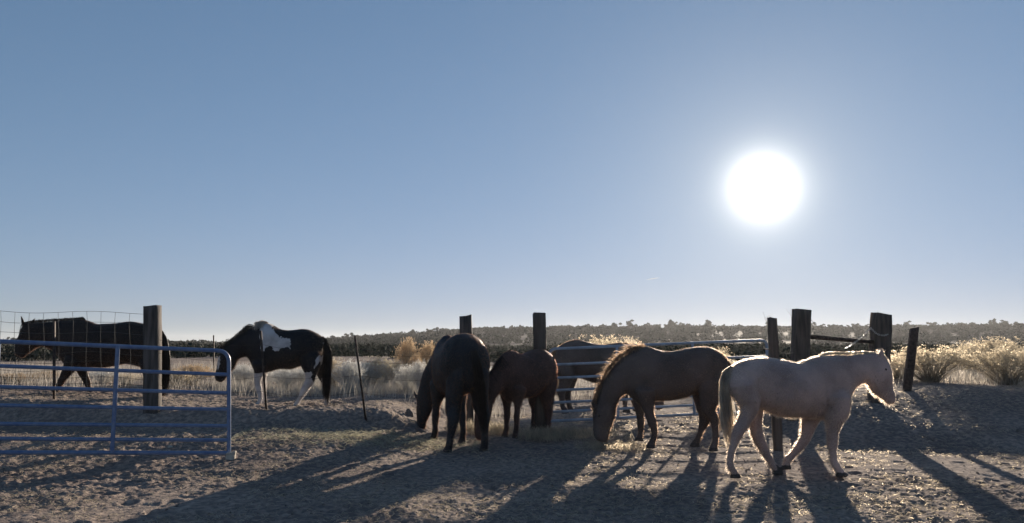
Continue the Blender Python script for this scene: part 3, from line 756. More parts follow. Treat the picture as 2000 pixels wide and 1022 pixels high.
class Horse:
    """all spec coordinates are photograph pixels of a side view; K metres per pixel when 'local' is given"""
    def __init__(s, label, d, u0, v0, mats, hair, face=-1, rz=0.0, K=None, loc=None, name='horse', kx=1.0, bend=0.0):
        s.d = d; s.face = face; s.K = K; s.u0 = u0; s.v0 = v0; s.kx = kx
        s.maxlat = .118; s.bend = bend; s.rz = rz; s.mats = mats; s.hair = hair; s.mb = MB()
        s.loc = np.array(loc) if loc is not None else P(u0, v0, d)
        s.root = thing(name, s.loc, label, 'horse', None, rz)
        s.parts = []
    def pt(s, u, v, y=0.0):
        y = y + s.bend * float(sst(1232, 1140, u)) if s.bend else y
        if s.K: return np.array(((u - s.u0) * s.K * s.kx, y, (s.v0 - v) * s.K))
        return P(u, v, s.d + y) - s.loc
    def px(s): return s.K if s.K else s.d / F
    def torso(s, rows, sub=4):
        R = [np.r_[s.pt(r[0], r[1]), s.pt(r[2], r[3]), r[4]] for r in rows]
        def cap(a, b):    # rounded end
            m = (a[:3] + a[3:6]) / 2; m0 = (b[:3] + b[3:6]) / 2; dv = m - m0; dv = dv / (np.linalg.norm(dv) + 1e-9) * .018
            return np.r_[m + (a[:3] - m) * .35 + dv, m + (a[3:6] - m) * .35 + dv, a[6] * .35]
        R = [cap(R[0], R[1])] + R + [cap(R[-1], R[-2])]
        ring_loft(s.mb, np.array(R), sub, 24, 2.15)
        s.rows = rows
    def leg(s, joints, y, lat=.85, hoof=True):
        """joints: (u, v, width px); y lateral offset (camera side negative)"""
        J = np.array([np.r_[s.pt(j[0], j[1], y if len(j) < 4 else j[3]), j[2] * s.px()] for j in joints])
        T = np.gradient(J[:, :3], axis=0); rows = []
        for i in range(len(J)):
            t = T[i] / np.linalg.norm(T[i]); h = np.array((-t[2], 0, t[0]))
            if i == len(J) - 1: h = np.array((1., 0, 0)) * np.sign(h[0] + 1e-9)
            w = J[i, 3] / 2
            la = min(w * lat, s.maxlat)
            rows.append(np.r_[J[i, :3] + h * w, J[i, :3] - h * w, max(la, .028 if i < len(J) - 1 else .045)])
        top = rows[0]; m = (top[:3] + top[3:6]) / 2; ax = J[0, :3] - J[1, :3]; ax /= np.linalg.norm(ax); w0 = J[0, 3]
        cap_ = [np.r_[m + (top[:3] - m) * k + ax * w0 * e, m + (top[3:6] - m) * k + ax * w0 * e, top[6] * k * .9] for k, e in ((.3, .5), (.72, .34), (.92, .17))]
        for c_ in cap_:   # lean the top in towards the spine
            dy = -np.sign(y) * (1 - c_[6] / max(top[6], 1e-6)) * .06
            c_[1] += dy; c_[4] += dy
        rows = cap_ + rows
        if hoof:   # sole
            e = rows[-1].copy(); e[2] -= .035; e[5] -= .035; e[:3] += (e[:3] - e[3:6]) * .08; e[3:6] += (e[3:6] - e[:3]) * .08; rows.append(e)
        ring_loft(s.mb, np.array(rows), 4, 14)
        s.soles = getattr(s, 'soles', []) + [rows[-1][2]]
    def ear(s, ub, vb, ut, vt, y, w=.028):
        b = s.pt(ub, vb, y); t = s.pt(ut, vt, y * 1.25); t = t + (t - b) * .28; w = w * 1.15; dv = t - b; dn = dv / np.linalg.norm(dv); h = np.array((-dn[2], 0, dn[0]))
        rows = [np.r_[b + dv * q + h * w * k, b + dv * q - h * w * k, .016 * max(k, .4)] for q, k in ((-.3, .8), (0, 1.0), (.35, 1.15), (.7, .75), (.92, .35), (1.0, .12))]
        ring_loft(s.mb, np.array(rows), 3, 10)
    def finish(s, polys=None, seed=1, lift=.50, fw=.0017, fur=60000, furlen=.020, voxel=.0115, smooth=11):
        me = s.mb.mesh('tmp'); ob = bpy.data.objects.new('tmp', me); COL.objects.link(ob)
        md = ob.modifiers.new('r', 'REMESH'); md.mode = 'VOXEL'; md.voxel_size = voxel
        sm = ob.modifiers.new('s', 'SMOOTH'); sm.factor = .5; sm.iterations = smooth
        dg = bpy.context.evaluated_depsgraph_get(); dg.update()
        ev = bpy.data.meshes.new_from_object(ob.evaluated_get(dg)); bpy.data.objects.remove(ob)
        nv = len(ev.vertices); V = np.zeros(nv * 3, np.float32); ev.vertices.foreach_get('co', V); V = V.reshape(-1, 3).astype(float)
        nf = len(ev.polygons); L = np.zeros(len(ev.loops), np.int32); ev.loops.foreach_get('vertex_index', L)
        tot = np.zeros(nf, np.int32); ev.polygons.foreach_get('loop_total', tot)
        N = np.zeros(nf * 3, np.float32); ev.polygons.foreach_get('normal', N); N = N.reshape(-1, 3)
        quads = L.reshape(-1, 4) if (tot == 4).all() else np.array([list(p.vertices)[:4] if len(p.vertices) >= 4 else list(p.vertices) + [p.vertices[0]] for p in ev.polygons])
        # muscle relief: gentle unevenness
        vn = np.zeros(nv * 3, np.float32); ev.vertices.foreach_get('normal', vn); vn = vn.reshape(-1, 3)
        V = V + vn * (.008 * vnoise(V[:, 0] + V[:, 1] * 2, V[:, 2], .16, seed) + .003 * vnoise(V[:, 0] + 5, V[:, 2] + V[:, 1], .06, seed + 1))[:, None]
        C = V[quads].mean(1)
        low = min(s.soles) if hasattr(s, 'soles') else 0
        mi = np.zeros(len(quads), int)
        wob = .014 * vnoise(C[:, 0] * 1., C[:, 2], .06, 3) + .010 * vnoise(C[:, 0], C[:, 2], .02, 4)
        if polys:
            # patches given in photograph pixels
            scale = s.px()
            pu = s.u0 + (C[:, 0] + wob) / scale; pv = s.v0 - (C[:, 2] + wob) / scale
            for poly in polys: mi[inpoly(pu, pv, poly)] = 2
        hoofz = .055
        # hoof: close to each leg's sole
        for sx, sy, sz in s.hoofs(): mi[(np.abs(C[:, 0] - sx) < .12) & (np.abs(C[:, 1] - sy) < .1) & (C[:, 2] < sz + hoofz)] = 1
        out = MB(); 
        for k in range(3):
            sel = mi == k
            if sel.any(): out.f4.append(quads[sel]); out.m4.append(np.full(sel.sum(), k))
        out.v.append(V); out.n = nv
        rng = np.random.default_rng(seed)
        cand = np.where(mi != 1)[0]; pick = rng.choice(cand, min(fur, len(cand) * 2))
        c = C[pick] + rng.normal(size=(len(pick), 3)) * .004; nn = N[pick]
        flow = np.array((-s.face * .7, 0, -.6)); L_ = furlen * (.5 + rng.random(len(pick)))
        tip = c + nn * (L_ * lift)[:, None] + flow * (L_ * .6)[:, None] + rng.normal(size=c.shape) * .003
        sd = np.cross(nn, rng.normal(size=c.shape)); sd /= np.linalg.norm(sd, axis=1)[:, None] + 1e-9
        FV = np.stack([c - sd * fw - nn * .003, c + sd * fw - nn * .003, tip], 1).reshape(-1, 3)
        fm = np.where(mi[pick] == 2, 4, 3); b0 = out.n; out.v.append(FV); out.n += len(FV)
        out.f3.append(np.arange(len(FV)).reshape(-1, 3) + b0); out.m3.append(fm)
        m = s.mats
        out.build('body', [m['coat'], M_hoof, m.get('patch', m['coat']), m['fur'], m.get('patchfur', m['fur'])], s.root)
    def hoofs(s): return s._h if hasattr(s, '_h') else []
    def strands(s, name, guides, n, seed, width=.0035, mat=None, jitter=.012, segs=9, wild=.02):
        """guides: list of polylines [(u, v, y)]; strands blend between neighbouring guides"""
        rng = np.random.default_rng(seed); G = []
        for g in guides:
            p = np.array([s.pt(q[0], q[1], q[2]) for q in g]); q = catmull(p, 6)
            L = np.cumsum(np.r_[0, np.linalg.norm(np.diff(q, axis=0), axis=1)]); L /= L[-1]
            G.append(np.stack([np.interp(np.linspace(0, 1, segs), L, q[:, i]) for i in range(3)], 1))
        G = np.array(G); g = rng.random(n) * (len(G) - 1); i = np.minimum(g.astype(int), len(G) - 2); t = (g - i)[:, None, None]
        pth = G[i] * (1 - t) + G[i + 1] * t
        ln = rng.uniform(.72, 1.05, n)[:, None, None]; pth = pth[:, :1] + (pth - pth[:, :1]) * ln
        k = np.linspace(0, 1, segs)[None, :, None]
        pth = pth + rng.normal(size=(n, 1, 3)) * jitter * (.5 + k) + np.cumsum(rng.normal(size=(n, segs, 3)), 1) * wild * .12
        mb = MB(); ribbons(mb, pth, width, 0, rng)
        mb.build(name, mat or s.hair, s.root, smooth=False)
    def eyes(s, u, v, w):
        for sg in (-1, 1):
            c = s.pt(u, v, sg * (w - .012)); V = []; n = 10; m = 7
            for i in range(m):
                th = math.pi * i / (m - 1)
                for j in range(n): ph = 2 * math.pi * j / n; V.append(c + .019 * np.array((math.sin(th) * math.cos(ph), math.sin(th) * math.sin(ph), math.cos(th))))
            f = [(i * n + j, i * n + (j + 1) % n, (i + 1) * n + (j + 1) % n, (i + 1) * n + j) for i in range(m - 1) for j in range(n)]
            mb = MB(); mb.add(V, f); mb.build('eye', M_eye, s.root)
    def legs(s, specs):
        s._h = []
        for joints, y in specs:
            s.leg(joints, y); e = s.pt(joints[-1][0], joints[-1][1], y); s._h.append((e[0], e[1], e[2] - .035))

def matset(prefix, coat, furc, trans=.35, **kw):
    d = {'coat': horse_mat(prefix + '_coat', coat, .32), 'fur': mix(prefix + '_fur', furc, .7, trans=trans, fwd=.6, vary=.25, scale=6)}
    return d
M_bay = matset('dark_bay', (.022, .016, .013), (.30, .18, .13), .7)
M_blk = matset('black', (.016, .015, .016), (.22, .16, .13), .7)
M_blk['patch'] = mix('white_patch', (.42, .38, .36), .65, color2=(.62, .58, .56), scale=7); M_blk['patchfur'] = mix('white_fur', (.7, .66, .62), .7, trans=.7, fwd=.6, vary=.1)
M_brn = matset('brown', (.098, .078, .070), (.30, .21, .15), .7)
M_red = matset('red_bay', (.070, .042, .036), (.32, .17, .12), .7)
M_crm = matset('cream', (.42, .315, .285), (.80, .70, .60), .75)
H_dark = mix('dark_hair', (.03, .022, .018), .5, trans=.3, fwd=.55, vary=.3, scale=8)
H_brn = mix('brown_hair', (.34, .25, .18), .55, trans=.6, fwd=.55, vary=.3, scale=8)
H_crm = mix('cream_hair', (.80, .73, .63), .55, trans=.72, fwd=.55, vary=.2, scale=8)
H_wht = mix('white_hair', (.62, .56, .48), .55, trans=.45, fwd=.55, vary=.2, scale=8)

# 1 ---- cream horse walking right (near)
h = Horse('cream horse walking right in front of all the others, rim-lit by the sun', 8.78, 1530, 925, M_crm, H_crm, face=1)
h.torso([(1427, 722, 1426, 752, .10), (1436, 712, 1440, 778, .17), (1452, 704, 1462, 792, .22), (1484, 697.5, 1490, 800, .245), (1520, 702, 1520, 811, .25), (1558, 708.5, 1558, 814, .255),
         (1578, 703, 1585, 815, .235), (1594, 695.5, 1612, 818, .215), (1612, 694, 1640, 812, .19), (1632, 693, 1657, 786, .155), (1652, 693, 1665, 763, .12), (1672, 692, 1676, 753, .10), (1692, 691, 1688, 748, .09),
         (1712, 692, 1695, 754, .095), (1728, 700, 1703, 766, .10), (1738, 716, 1713, 774, .088), (1742, 734, 1722, 781, .068), (1744, 752, 1729, 786, .055), (1748, 771, 1734, 790, .05), (1748.5, 781, 1741, 790, .038)])
h.legs([([(1452, 752, 52), (1462, 778, 46), (1465, 794, 36), (1457, 815, 28), (1446, 835, 24), (1438, 853, 19), (1430, 877, 15), (1426, 899, 14), (1427, 912, 16), (1433, 921, 15), (1436, 929, 21)], -.15),
        ([(1472, 770, 54), (1474, 800, 34), (1475, 825, 27), (1477, 843, 25), (1485, 864, 21), (1496, 886, 15.5), (1506, 902, 14.5), (1511, 910, 16), (1515, 915, 15), (1519, 921, 21)], .15),
        ([(1636, 778, 52), (1635, 803, 44), (1629, 825, 30), (1627, 847, 21), (1626.5, 864, 18.5), (1627, 880, 14), (1628, 898, 13.5), (1632, 908, 16), (1638, 917, 14.5), (1643, 926, 21)], -.14),
        ([(1596, 790, 48), (1585, 815, 34), (1578, 838, 25), (1574, 854, 21), (1562, 873, 16), (1549, 888, 13.5), (1541, 896, 16), (1537, 903, 14), (1536, 911, 19)], .14)])
h.ear(1722, 700, 1722, 684, -.045, .026); h.ear(1718, 699, 1717, 685, .045, .024)
h.finish(seed=11, furlen=.027, fur=130000, lift=.62, fw=.0015)
h.eyes(1729, 722, .088)
h.strands('tail', [[(1428, 716, 0), (1412, 728, -.01), (1406, 760, -.02), (1410, 810, -.02), (1419, 866, -.02)],
                   [(1430, 718, .0), (1417, 732, .02), (1414, 770, .02), (1417, 820, .02), (1428, 872, .0)],
                   [(1431, 722, -.02), (1423, 740, -.03), (1424, 775, -.03), (1428, 810, -.02), (1431, 836, -.02)]], 900, 3, width=.004)
h.strands('mane', [[(1604, 695, 0), (1600, 692, .02), (1602, 704, .10)], [(1625, 692, 0), (1621, 687, .02), (1622, 704, .15)], [(1655, 692, 0), (1652, 689, .02), (1654, 710, .14)],
                   [(1690, 690, 0), (1688, 687, .02), (1688, 708, .12)], [(1712, 691, 0), (1710, 689, .02), (1706, 706, .09)]], 900, 4, width=.003, jitter=.006)
h.strands('forelock', [[(1716, 690, 0), (1722, 690, 0), (1733, 706, .01)], [(1717, 691, .02), (1724, 692, .02), (1736, 710, .03)]], 120, 4, width=.003, jitter=.006)
h.strands('chin_hair', [[(1728, 786, 0), (1729, 792, 0), (1732, 797, 0)], [(1740, 789, 0), (1741, 793, 0), (1743, 797, .01)]], 60, 5, width=.0015, jitter=.01)
h.strands('fetlock_hair', [[(1541, 890, .14), (1535, 893, .14), (1532, 903, .14)], [(1543, 893, .16), (1537, 898, .15), (1534, 907, .14)]], 80, 5, width=.0015, jitter=.008)

# 2 ---- brown horse grazing left, before the gate
H6 = [(1421, 706, 1412, 752, .10), (1415, 697, 1402, 766, .18), (1400, 685, 1383, 772, .25), (1374, 677, 1358, 768, .28), (1345, 679, 1335, 777, .28),
      (1305, 687, 1303, 782, .275), (1280, 682, 1275, 784, .25), (1262, 677, 1252, 790, .215), (1240, 682, 1238, 781, .18), (1216, 697, 1225, 770, .13), (1197, 716, 1214, 774, .11),
      (1178, 745, 1207, 786, .098), (1167, 770, 1203, 799, .092), (1160, 794, 1202, 812, .095), (1158, 812, 1198, 825, .09), (1158, 832, 1192, 841, .068), (1160, 848, 1188, 853, .055), (1165, 858, 1185, 862, .045)]
h = Horse('dark brown horse grazing with lowered head to the left, directly before the far gate', 11.15, 1320, 872, M_brn, H_brn)
h.torso(H6)
h.legs([([(1392, 745, 64), (1388, 772, 46), (1384, 800, 27), (1394, 818, 20), (1397, 842, 13), (1397, 860, 12), (1395, 869, 13), (1393, 877, 17)], -.16),
        ([(1378, 745, 60), (1374, 768, 48), (1374, 795, 31), (1377, 815, 24), (1370, 838, 14), (1364, 855, 12), (1360, 863, 14), (1357, 868, 18)], .16),
        ([(1262, 765, 42), (1264, 788, 27), (1268, 806, 18), (1273, 824, 16.5), (1278, 842, 12), (1277, 854, 12.5), (1274, 862, 13), (1271, 871, 17)], -.14),
        ([(1250, 765, 34), (1249, 790, 25), (1250, 808, 16), (1251, 825, 14), (1251, 842, 11), (1250, 850, 12), (1248, 857, 16)], .14)])
h.ear(1166, 800, 1156, 787, -.06, .022); h.ear(1166, 798, 1158, 784, .06, .022)
h.finish(seed=22)
h.eyes(1170, 812, .085)
h.strands('mane', [[(1262, 677, 0), (1255, 673, 0), (1250, 684, -.1)], [(1238, 682, 0), (1229, 681, 0), (1226, 692, -.10)], [(1212, 699, 0), (1203, 699, 0), (1200, 712, -.09)], [(1192, 722, 0), (1184, 723, 0), (1182, 738, -.09)],
                   [(1172, 757, 0), (1165, 762, 0), (1166, 782, -.09)], [(1160, 790, 0), (1156, 800, 0), (1160, 818, -.06)]], 900, 6, width=.003, jitter=.012, wild=.04)
h.strands('mane', [[(1258, 680, 0), (1251, 675, 0), (1246, 672, -.01)], [(1236, 684, 0), (1228, 679, 0), (1219, 680, -.02)], [(1211, 702, 0), (1202, 695, 0), (1195, 697, -.02)], [(1191, 724, 0), (1182, 720, 0), (1177, 724, -.02)], [(1172, 757, 0), (1163, 757, 0), (1159, 764, -.02)]], 500, 26, width=.003, jitter=.02, wild=.06)
h.strands('tail', [[(1422, 706, 0), (1430, 722, .02), (1426, 760, .04), (1418, 810, .05), (1412, 840, .05)], [(1420, 708, 0), (1426, 725, -.05), (1420, 765, -.05), (1411, 810, -.04), (1406, 835, -.03)]], 500, 6, width=.004)

# 3 ---- black horse seen from behind, grazing away to the left
KH = 11.2 / F
def quarter(label, loc, rz, K, mats, hair, kx, legs, head=None, wf=1.0, seed=5, name='horse', bend=0.0):
    h = Horse(label, loc[1], 1320, 872, mats, hair, face=-1, rz=rz, K=K, loc=loc, kx=kx, name=name, bend=bend)
    rows = [tuple(r[:4]) + (r[4] * wf,) for r in (head or H6)]
    h.torso(rows); h.legs(legs); 
    return h
loc = P(891, 868, 11.3); loc[2] = float(ground_low(loc[0], loc[1])) + .01
GRZ = [(1421, 706, 1412, 752, .12), (1415, 695, 1402, 768, .21), (1400, 683, 1383, 775, .285), (1372, 674, 1358, 775, .31), (1345, 677, 1335, 783, .31),
       (1305, 686, 1303, 786, .30), (1280, 682, 1275, 787, .26), (1262, 676, 1252, 793, .22), (1236, 682, 1236, 781, .18), (1210, 700, 1222, 768, .135), (1186, 722, 1208, 772, .115),
       (1162, 750, 1194, 784, .10), (1146, 775, 1184, 796, .092), (1136, 796, 1180, 808, .095), (1131, 814, 1174, 824, .09), (1128, 834, 1162, 842, .068), (1128, 852, 1155, 856, .055), (1132, 863, 1151, 866, .045)]
LEG3 = [([(1386, 745, 66, -.17), (1384, 772, 52, -.18), (1384, 800, 30, -.20), (1395, 818, 24, -.22), (1392, 842, 15, -.24), (1389, 858, 14, -.255), (1385, 866, 15, -.26), (1382, 870, 19, -.26)], -.26),
        ([(1386, 745, 66, .17), (1386, 772, 52, .18), (1390, 800, 30, .19), (1402, 818, 24, .20), (1402, 842, 15, .21), (1400, 858, 14, .22), (1397, 866, 15, .22), (1394, 870, 19, .22)], .22),
        ([(1262, 765, 44), (1260, 788, 29), (1254, 806, 19), (1250, 824, 17.5), (1246, 842, 13), (1244, 854, 13.5), (1240, 862, 14), (1237, 870, 19)], -.16),
        ([(1264, 765, 44), (1272, 788, 29), (1280, 806, 19), (1286, 824, 17.5), (1292, 842, 13), (1293, 854, 13.5), (1290, 862, 14), (1287, 870, 19)], .17)]
h = quarter('black horse seen from behind, head down, left of the small bay', loc, math.radians(-70), 1.09 * KH, M_blk2 if 'M_blk2' in globals() else matset('seal_black', (.028, .028, .031), (.26, .15, .105), .7), H_dark, 1.0, LEG3, head=GRZ, seed=33, bend=-.18, wf=1.1)
h.ear(1142, 800, 1128, 788, -.07, .024); h.ear(1142, 800, 1130, 788, .07, .024)
h.finish(seed=33); h.eyes(1150, 812, .088)
h.strands('mane', [[(1258, 677, 0), (1250, 676, .05), (1250, 700, .16)], [(1210, 700, 0), (1203, 702, .05), (1206, 724, .15)], [(1162, 750, 0), (1154, 756, .05), (1160, 778, .13)], [(1136, 796, 0), (1131, 806, .0), (1136, 824, .03)]], 900, 7, width=.003)
h.strands('tail', [[(1419, 704, -.03), (1426, 722, -.02), (1422, 760, .05), (1413, 800, .11), (1410, 836, .15)], [(1419, 704, .05), (1427, 722, .08), (1424, 760, .14), (1415, 800, .19), (1412, 836, .22)]], 700, 8, width=.004)

# 4 ---- small bay horse grazing, three-quarter
loc = P(1029, 850, 12.5); loc[2] = float(ground_low(loc[0], loc[1])) + .01
LEG4 = [([(1386, 745, 60), (1384, 772, 46), (1382, 800, 26), (1391, 818, 21), (1389, 842, 13), (1387, 858, 13), (1383, 866, 14), (1380, 870, 18)], -.10),
        ([(1386, 745, 60), (1384, 772, 46), (1378, 800, 26), (1384, 818, 21), (1378, 842, 13), (1374, 858, 13), (1370, 866, 14), (1367, 870, 18)], .16),
        ([(1262, 765, 40), (1260, 788, 26), (1258, 806, 17), (1256, 824, 16), (1255, 842, 11.5), (1254, 854, 12.5), (1251, 862, 13), (1249, 870, 17)], -.13),
        ([(1264, 765, 40), (1266, 788, 26), (1266, 806, 17), (1266, 824, 16), (1264, 842, 11.5), (1263, 854, 12.5), (1260, 862, 13), (1257, 870, 17)], .13)]
h = quarter('small reddish bay horse grazing between the black horse and the gate post', loc, math.radians(48), .93 * KH, M_red, H_dark, .88, LEG4, head=GRZ, wf=.88, seed=44)
h.ear(1142, 800, 1128, 788, -.07, .024); h.ear(1142, 800, 1130, 788, .07, .024)
h.finish(seed=44); h.eyes(1150, 812, .08)
h.strands('mane', [[(1258, 677, 0), (1252, 674, -.0), (1250, 695, -.12)], [(1210, 700, 0), (1203, 700, -.0), (1206, 722, -.12)], [(1162, 750, 0), (1154, 754, -.0), (1160, 776, -.1)], [(1136, 796, 0), (1131, 806, .0), (1136, 824, -.03)]], 800, 9, width=.003)
h.strands('tail', [[(1419, 704, -.04), (1427, 722, -.05), (1424, 765, -.06), (1414, 812, -.05), (1410, 838, -.04)], [(1419, 704, .04), (1429, 722, .05), (1426, 765, .06), (1416, 812, .05), (1411, 838, .04)]], 500, 10, width=.004)

# 5 ---- horse behind the gate, facing right, head down
h = Horse('brown horse behind the far gate, its back showing above the top rail', 15.4, 1165, 806, M_brn, H_brn, face=1)
h.torso([(1084, 690, 1086, 722, .12), (1089, 679, 1098, 733, .22), (1106, 668, 1118, 738, .27), (1125, 663, 1132, 738, .28), (1145, 668, 1150, 745, .28), (1174, 673.5, 1175, 751, .28), (1197, 671, 1202, 754, .25),
         (1215, 669, 1224, 752, .22), (1231, 674, 1238, 745, .18), (1247, 684, 1244, 738, .14), (1264, 704, 1247, 742, .11), (1279, 728, 1258, 754, .10), (1291, 750, 1264, 764, .095), (1296, 768, 1270, 780, .085), (1297, 784, 1279, 792, .062), (1296, 797, 1282, 800, .048)])
h.legs([([(1105, 716, 46), (1106, 734, 34), (1102, 752, 21), (1096, 766, 17), (1098, 782, 11), (1099, 794, 10), (1102, 799, 11), (1104, 804, 14)], -.16),
        ([(1112, 716, 46), (1114, 734, 34), (1112, 752, 21), (1107, 766, 17), (1110, 782, 11), (1112, 794, 10), (1114, 799, 11), (1116, 802, 14)], .16),
        ([(1222, 735, 30), (1222, 754, 20), (1221, 768, 13), (1221, 780, 12), (1221, 792, 9), (1222, 797, 10), (1224, 802, 13)], -.14),
        ([(1228, 735, 30), (1232, 754, 20), (1236, 768, 13), (1237, 780, 12), (1239, 790, 9), (1240, 796, 10), (1242, 800, 13)], .14)])
h.ear(1286, 757, 1296, 746, -.06, .022); h.ear(1286, 757, 1297, 747, .06, .022)
h.finish(seed=55); h.eyes(1287, 766, .088)
h.strands('mane', [[(1216, 669, 0), (1222, 668, 0), (1222, 682, .1)], [(1247, 684, 0), (1253, 687, 0), (1252, 700, .1)], [(1279, 728, 0), (1285, 734, 0), (1284, 746, .1)], [(1292, 750, 0), (1297, 756, 0), (1297, 768, .04)]], 500, 11, width=.003)
h.strands('tail', [[(1087, 682, 0), (1079, 694, 0), (1080, 725, -.03), (1084, 770, -.03)], [(1089, 682, 0), (1083, 696, .03), (1086, 728, .04), (1090, 765, .03)]], 400, 12, width=.004)

# 6 ---- pinto
h = Horse('black and white pinto horse walking left with lowered head behind the steel post', 13.6, 540, 798, M_blk, H_dark)
h.torso([(632, 662, 627, 692, .10), (625, 655, 617, 708, .18), (612, 648, 602, 714, .25), (595, 643, 588, 713, .27), (570, 645, 568, 721, .275), (546, 642.5, 545, 721, .265), (528, 632, 526, 726, .24),
         (514, 633, 508, 731, .215), (500, 636, 497, 722, .18), (484, 644, 490, 706, .15), (468, 655, 482, 697, .12), (452, 666, 472, 699, .105), (440, 676, 465, 703, .095), (431, 686, 461, 712, .10), (427, 700, 457, 721, .09),
         (424, 716, 448, 730, .068), (421, 731, 441, 739, .058), (421, 740, 434, 746, .045)])
h.legs([([(604, 698, 42), (607, 716, 36), (606, 732, 22), (604, 745, 17), (594, 762, 13), (586, 777, 9.5), (580, 787, 9.5), (577, 793, 10.5), (574, 797, 15)], -.15),
        ([(616, 690, 40), (624, 712, 30), (629, 732, 19), (636, 748, 16), (638, 766, 11), (638, 781, 9), (637, 788, 9.5), (637, 793, 10), (635, 797, 14)], .15),
        ([(508, 712, 30), (506, 728, 20), (503, 743, 14), (504, 757, 13), (507, 770, 9.5), (508, 780, 9), (506, 787, 10), (502, 792, 10), (499, 796, 14)], -.14),
        ([(514, 712, 28), (513, 728, 18), (513, 742, 13), (514, 756, 12), (515, 770, 9), (515, 781, 9), (513, 788, 10), (511, 792, 10), (509, 796, 14)], .14)])
h.ear(434, 684, 428, 673, -.055, .022); h.ear(436, 683, 431, 672, .055, .022)
h.finish(seed=66, polys=[[(496, 634), (502, 639), (507, 646), (510, 662), (513, 676), (516, 689), (521, 688), (523, 682), (530, 679), (538, 682), (548, 690), (552, 684), (560, 680), (568, 681), (573, 684), (571, 675), (571, 665), (563, 664),
                                  (553, 663), (546, 659), (538, 652), (531, 643), (526, 631), (518, 628), (505, 630)],
                         [(488, 733), (524, 728), (524, 806), (485, 806)], [(560, 728), (612, 728), (613, 742), (618, 806), (560, 806)], [(623, 740), (650, 740), (650, 806), (620, 806)],
                         [(629, 668), (633, 676), (631, 695), (624, 712), (617, 722), (619, 706), (627, 690)], [(426, 700), (430, 697), (432, 712), (426, 726), (424, 720)]])
h.eyes(434, 700, .09)
h.strands('mane', [[(524, 631, 0), (515, 628, -.02), (511, 640, -.15)], [(508, 634, 0), (498, 630, -.02), (496, 645, -.16)]], 350, 13, width=.003, mat=H_wht)
h.strands('mane', [[(497, 637, 0), (484, 634, -.02), (480, 648, -.10)], [(482, 645, 0), (471, 646, -.02), (470, 660, -.09)], [(460, 661, 0), (452, 662, -.02), (450, 676, -.08)], [(436, 681, 0), (430, 680, -.02), (430, 696, -.05)]], 500, 14, width=.003, wild=.04)
h.strands('tail', [[(630, 659, 0), (640, 668, .0), (648, 690, -.02), (645, 740, -.02), (642, 790, -.02)], [(628, 660, 0), (636, 672, .02), (641, 695, .0), (638, 740, .0), (634, 775, .0)], [(629, 661, 0), (634, 676, -.03), (635, 700, -.03), (633, 735, -.03), (634, 768, -.03)]], 1100, 15, width=.004)

# 7 ---- dark horse behind the woven wire at the left
h = Horse('dark horse walking left behind the wire mesh and the tall timber post', 14.5, 200, 778, M_bay, H_dark)
h.torso([(319, 654, 314, 684, .10), (313, 644, 305, 706, .19), (300, 637, 288, 718, .25), (280, 632, 265, 714, .27), (254, 628, 246, 710, .28), (225, 631, 222, 715, .285), (205, 632.5, 202, 718, .28), (188, 633, 186, 717, .265),
         (174, 627, 168, 718, .24), (158, 623.5, 148, 722, .22), (140, 625, 130, 716, .19), (120, 626, 121, 703, .155), (102, 627, 110, 690, .13), (84, 629.5, 97, 681, .11), (68, 631, 84, 677, .10), (52, 631, 76, 678, .10),
         (42, 640, 68, 682, .09), (36, 655, 59, 688, .072), (29, 674, 52, 694, .058), (27, 687, 46, 699, .048)])
h.legs([([(294, 706, 44), (296, 724, 36), (296, 742, 23), (301, 756, 17), (296, 770, 11), (291, 779, 10), (288, 783, 11), (285, 786, 15)], -.15),
        ([(306, 700, 44), (310, 722, 30), (312, 738, 21), (320, 751, 16), (318, 768, 10), (316, 776, 10), (313, 779, 11), (310, 782, 15)], .15),
        ([(142, 706, 34), (134, 721, 23), (125, 735, 15), (118, 747, 13), (112, 758, 9), (109, 764, 10), (107, 767, 10), (104, 770, 14)], -.14),
        ([(156, 706, 34), (161, 722, 22), (166, 736, 15), (171, 748, 13), (174, 759, 9), (176, 766, 10), (178, 770, 10), (180, 775, 14)], .14)])
h.ear(46, 637, 42, 621, -.05, .024); h.ear(60, 634, 67, 624, .05, .022)
h.finish(seed=77); h.eyes(43, 652, .088)
h.strands('mane', [[(168, 625, 0), (162, 620, 0), (160, 634, .1)], [(140, 625, 0), (134, 622, 0), (132, 640, .12)], [(104, 627, 0), (98, 624, 0), (96, 642, .12)], [(70, 630, 0), (64, 627, 0), (62, 645, .1)], [(50, 631, 0), (43, 632, 0), (38, 652, .0)]], 700, 16, width=.003)
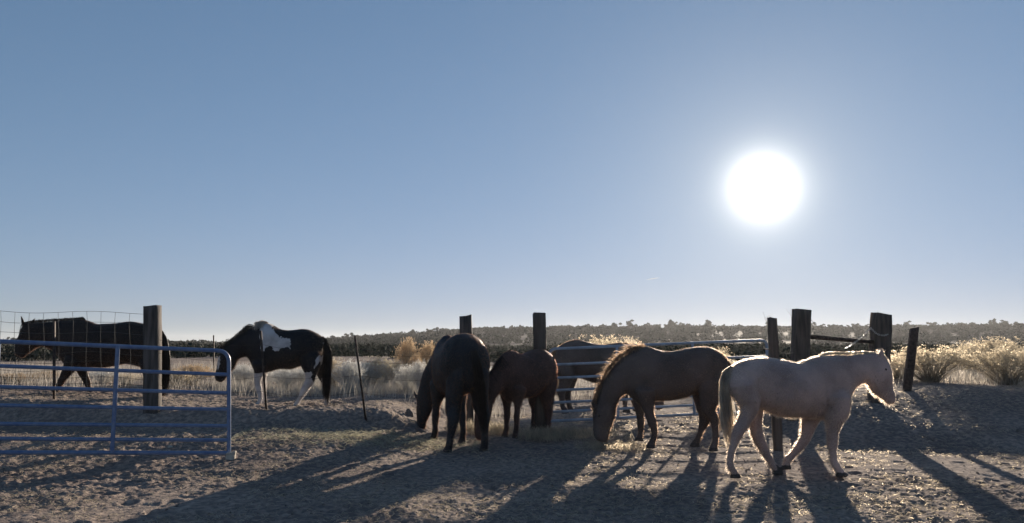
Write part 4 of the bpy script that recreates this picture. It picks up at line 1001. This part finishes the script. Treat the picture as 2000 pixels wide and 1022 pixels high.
h.strands('tail', [[(316, 648, 0), (325, 662, 0), (331, 700, -.02), (330, 745, -.02), (324, 768, -.02)], [(315, 650, 0), (320, 668, .0), (324, 705, .0), (320, 745, .0), (316, 765, .0)]], 1000, 17, width=.004)

# ------------------------------------------------------------------ far vapour trail
a = P(1262, 546.5, 6000); b = P(1288, 542.5, 6000); mb = MB(); t = np.linspace(0, 1, 12)[:, None]
w_ = 2.2 * np.sin(np.linspace(.25, 2.9, 12)); ax_ = (a * (1 - t) + b * t) - a      # bowed veil of ice crystals
V = np.concatenate([np.stack([ax_[:, 0], ax_[:, 1] - 4 + 6 * math.sin(q) ** 2, ax_[:, 2] + w_ * math.sin(q)], 1)[:, None] for q in np.linspace(-1.4, 1.4, 7)], 1).reshape(-1, 3)
mb.add(V, [(k * 7 + q, k * 7 + q + 1, k * 7 + q + 8, k * 7 + q + 7) for k in range(11) for q in range(6)])
tag(mb.build('vapour_trail', mix('ice_vapour', (.5, .5, .5), 1, trans=.9, vary=.02), origin=a, local=True), 'short thin white vapour trail low in the sky', 'vapour trail')

# ------------------------------------------------------------------ dusty air
def haze(density, g):
    X0, X1, Y0, Y1, Z0, Z1 = -2200, 2200, -2200, 2200, -1.6, 22.0
    V = [(x, y, z) for z in (Z0, Z1) for x, y in ((X0, Y0), (X1, Y0), (X1, Y1), (X0, Y1))]
    mb = MB(); mb.add(V, [(3, 2, 1, 0), (4, 5, 6, 7), (0, 1, 5, 4), (1, 2, 6, 5), (2, 3, 7, 6), (3, 0, 4, 7)])
    m = bpy.data.materials.new('dusty_air'); m.use_nodes = True; nt = m.node_tree; nt.nodes.remove(nt.nodes['Principled BSDF'])
    v = nt.nodes.new('ShaderNodeVolumePrincipled'); v.inputs['Color'].default_value = (.88, .90, .94, 1); v.inputs['Density'].default_value = density; v.inputs['Anisotropy'].default_value = g
    nt.links.new(v.outputs[0], nt.nodes['Material Output'].inputs['Volume'])
    o = mb.build('haze', m, smooth=False); tag(o, 'thin dusty air glowing under the sun', 'haze', kind='stuff')
haze(.00014, .5)
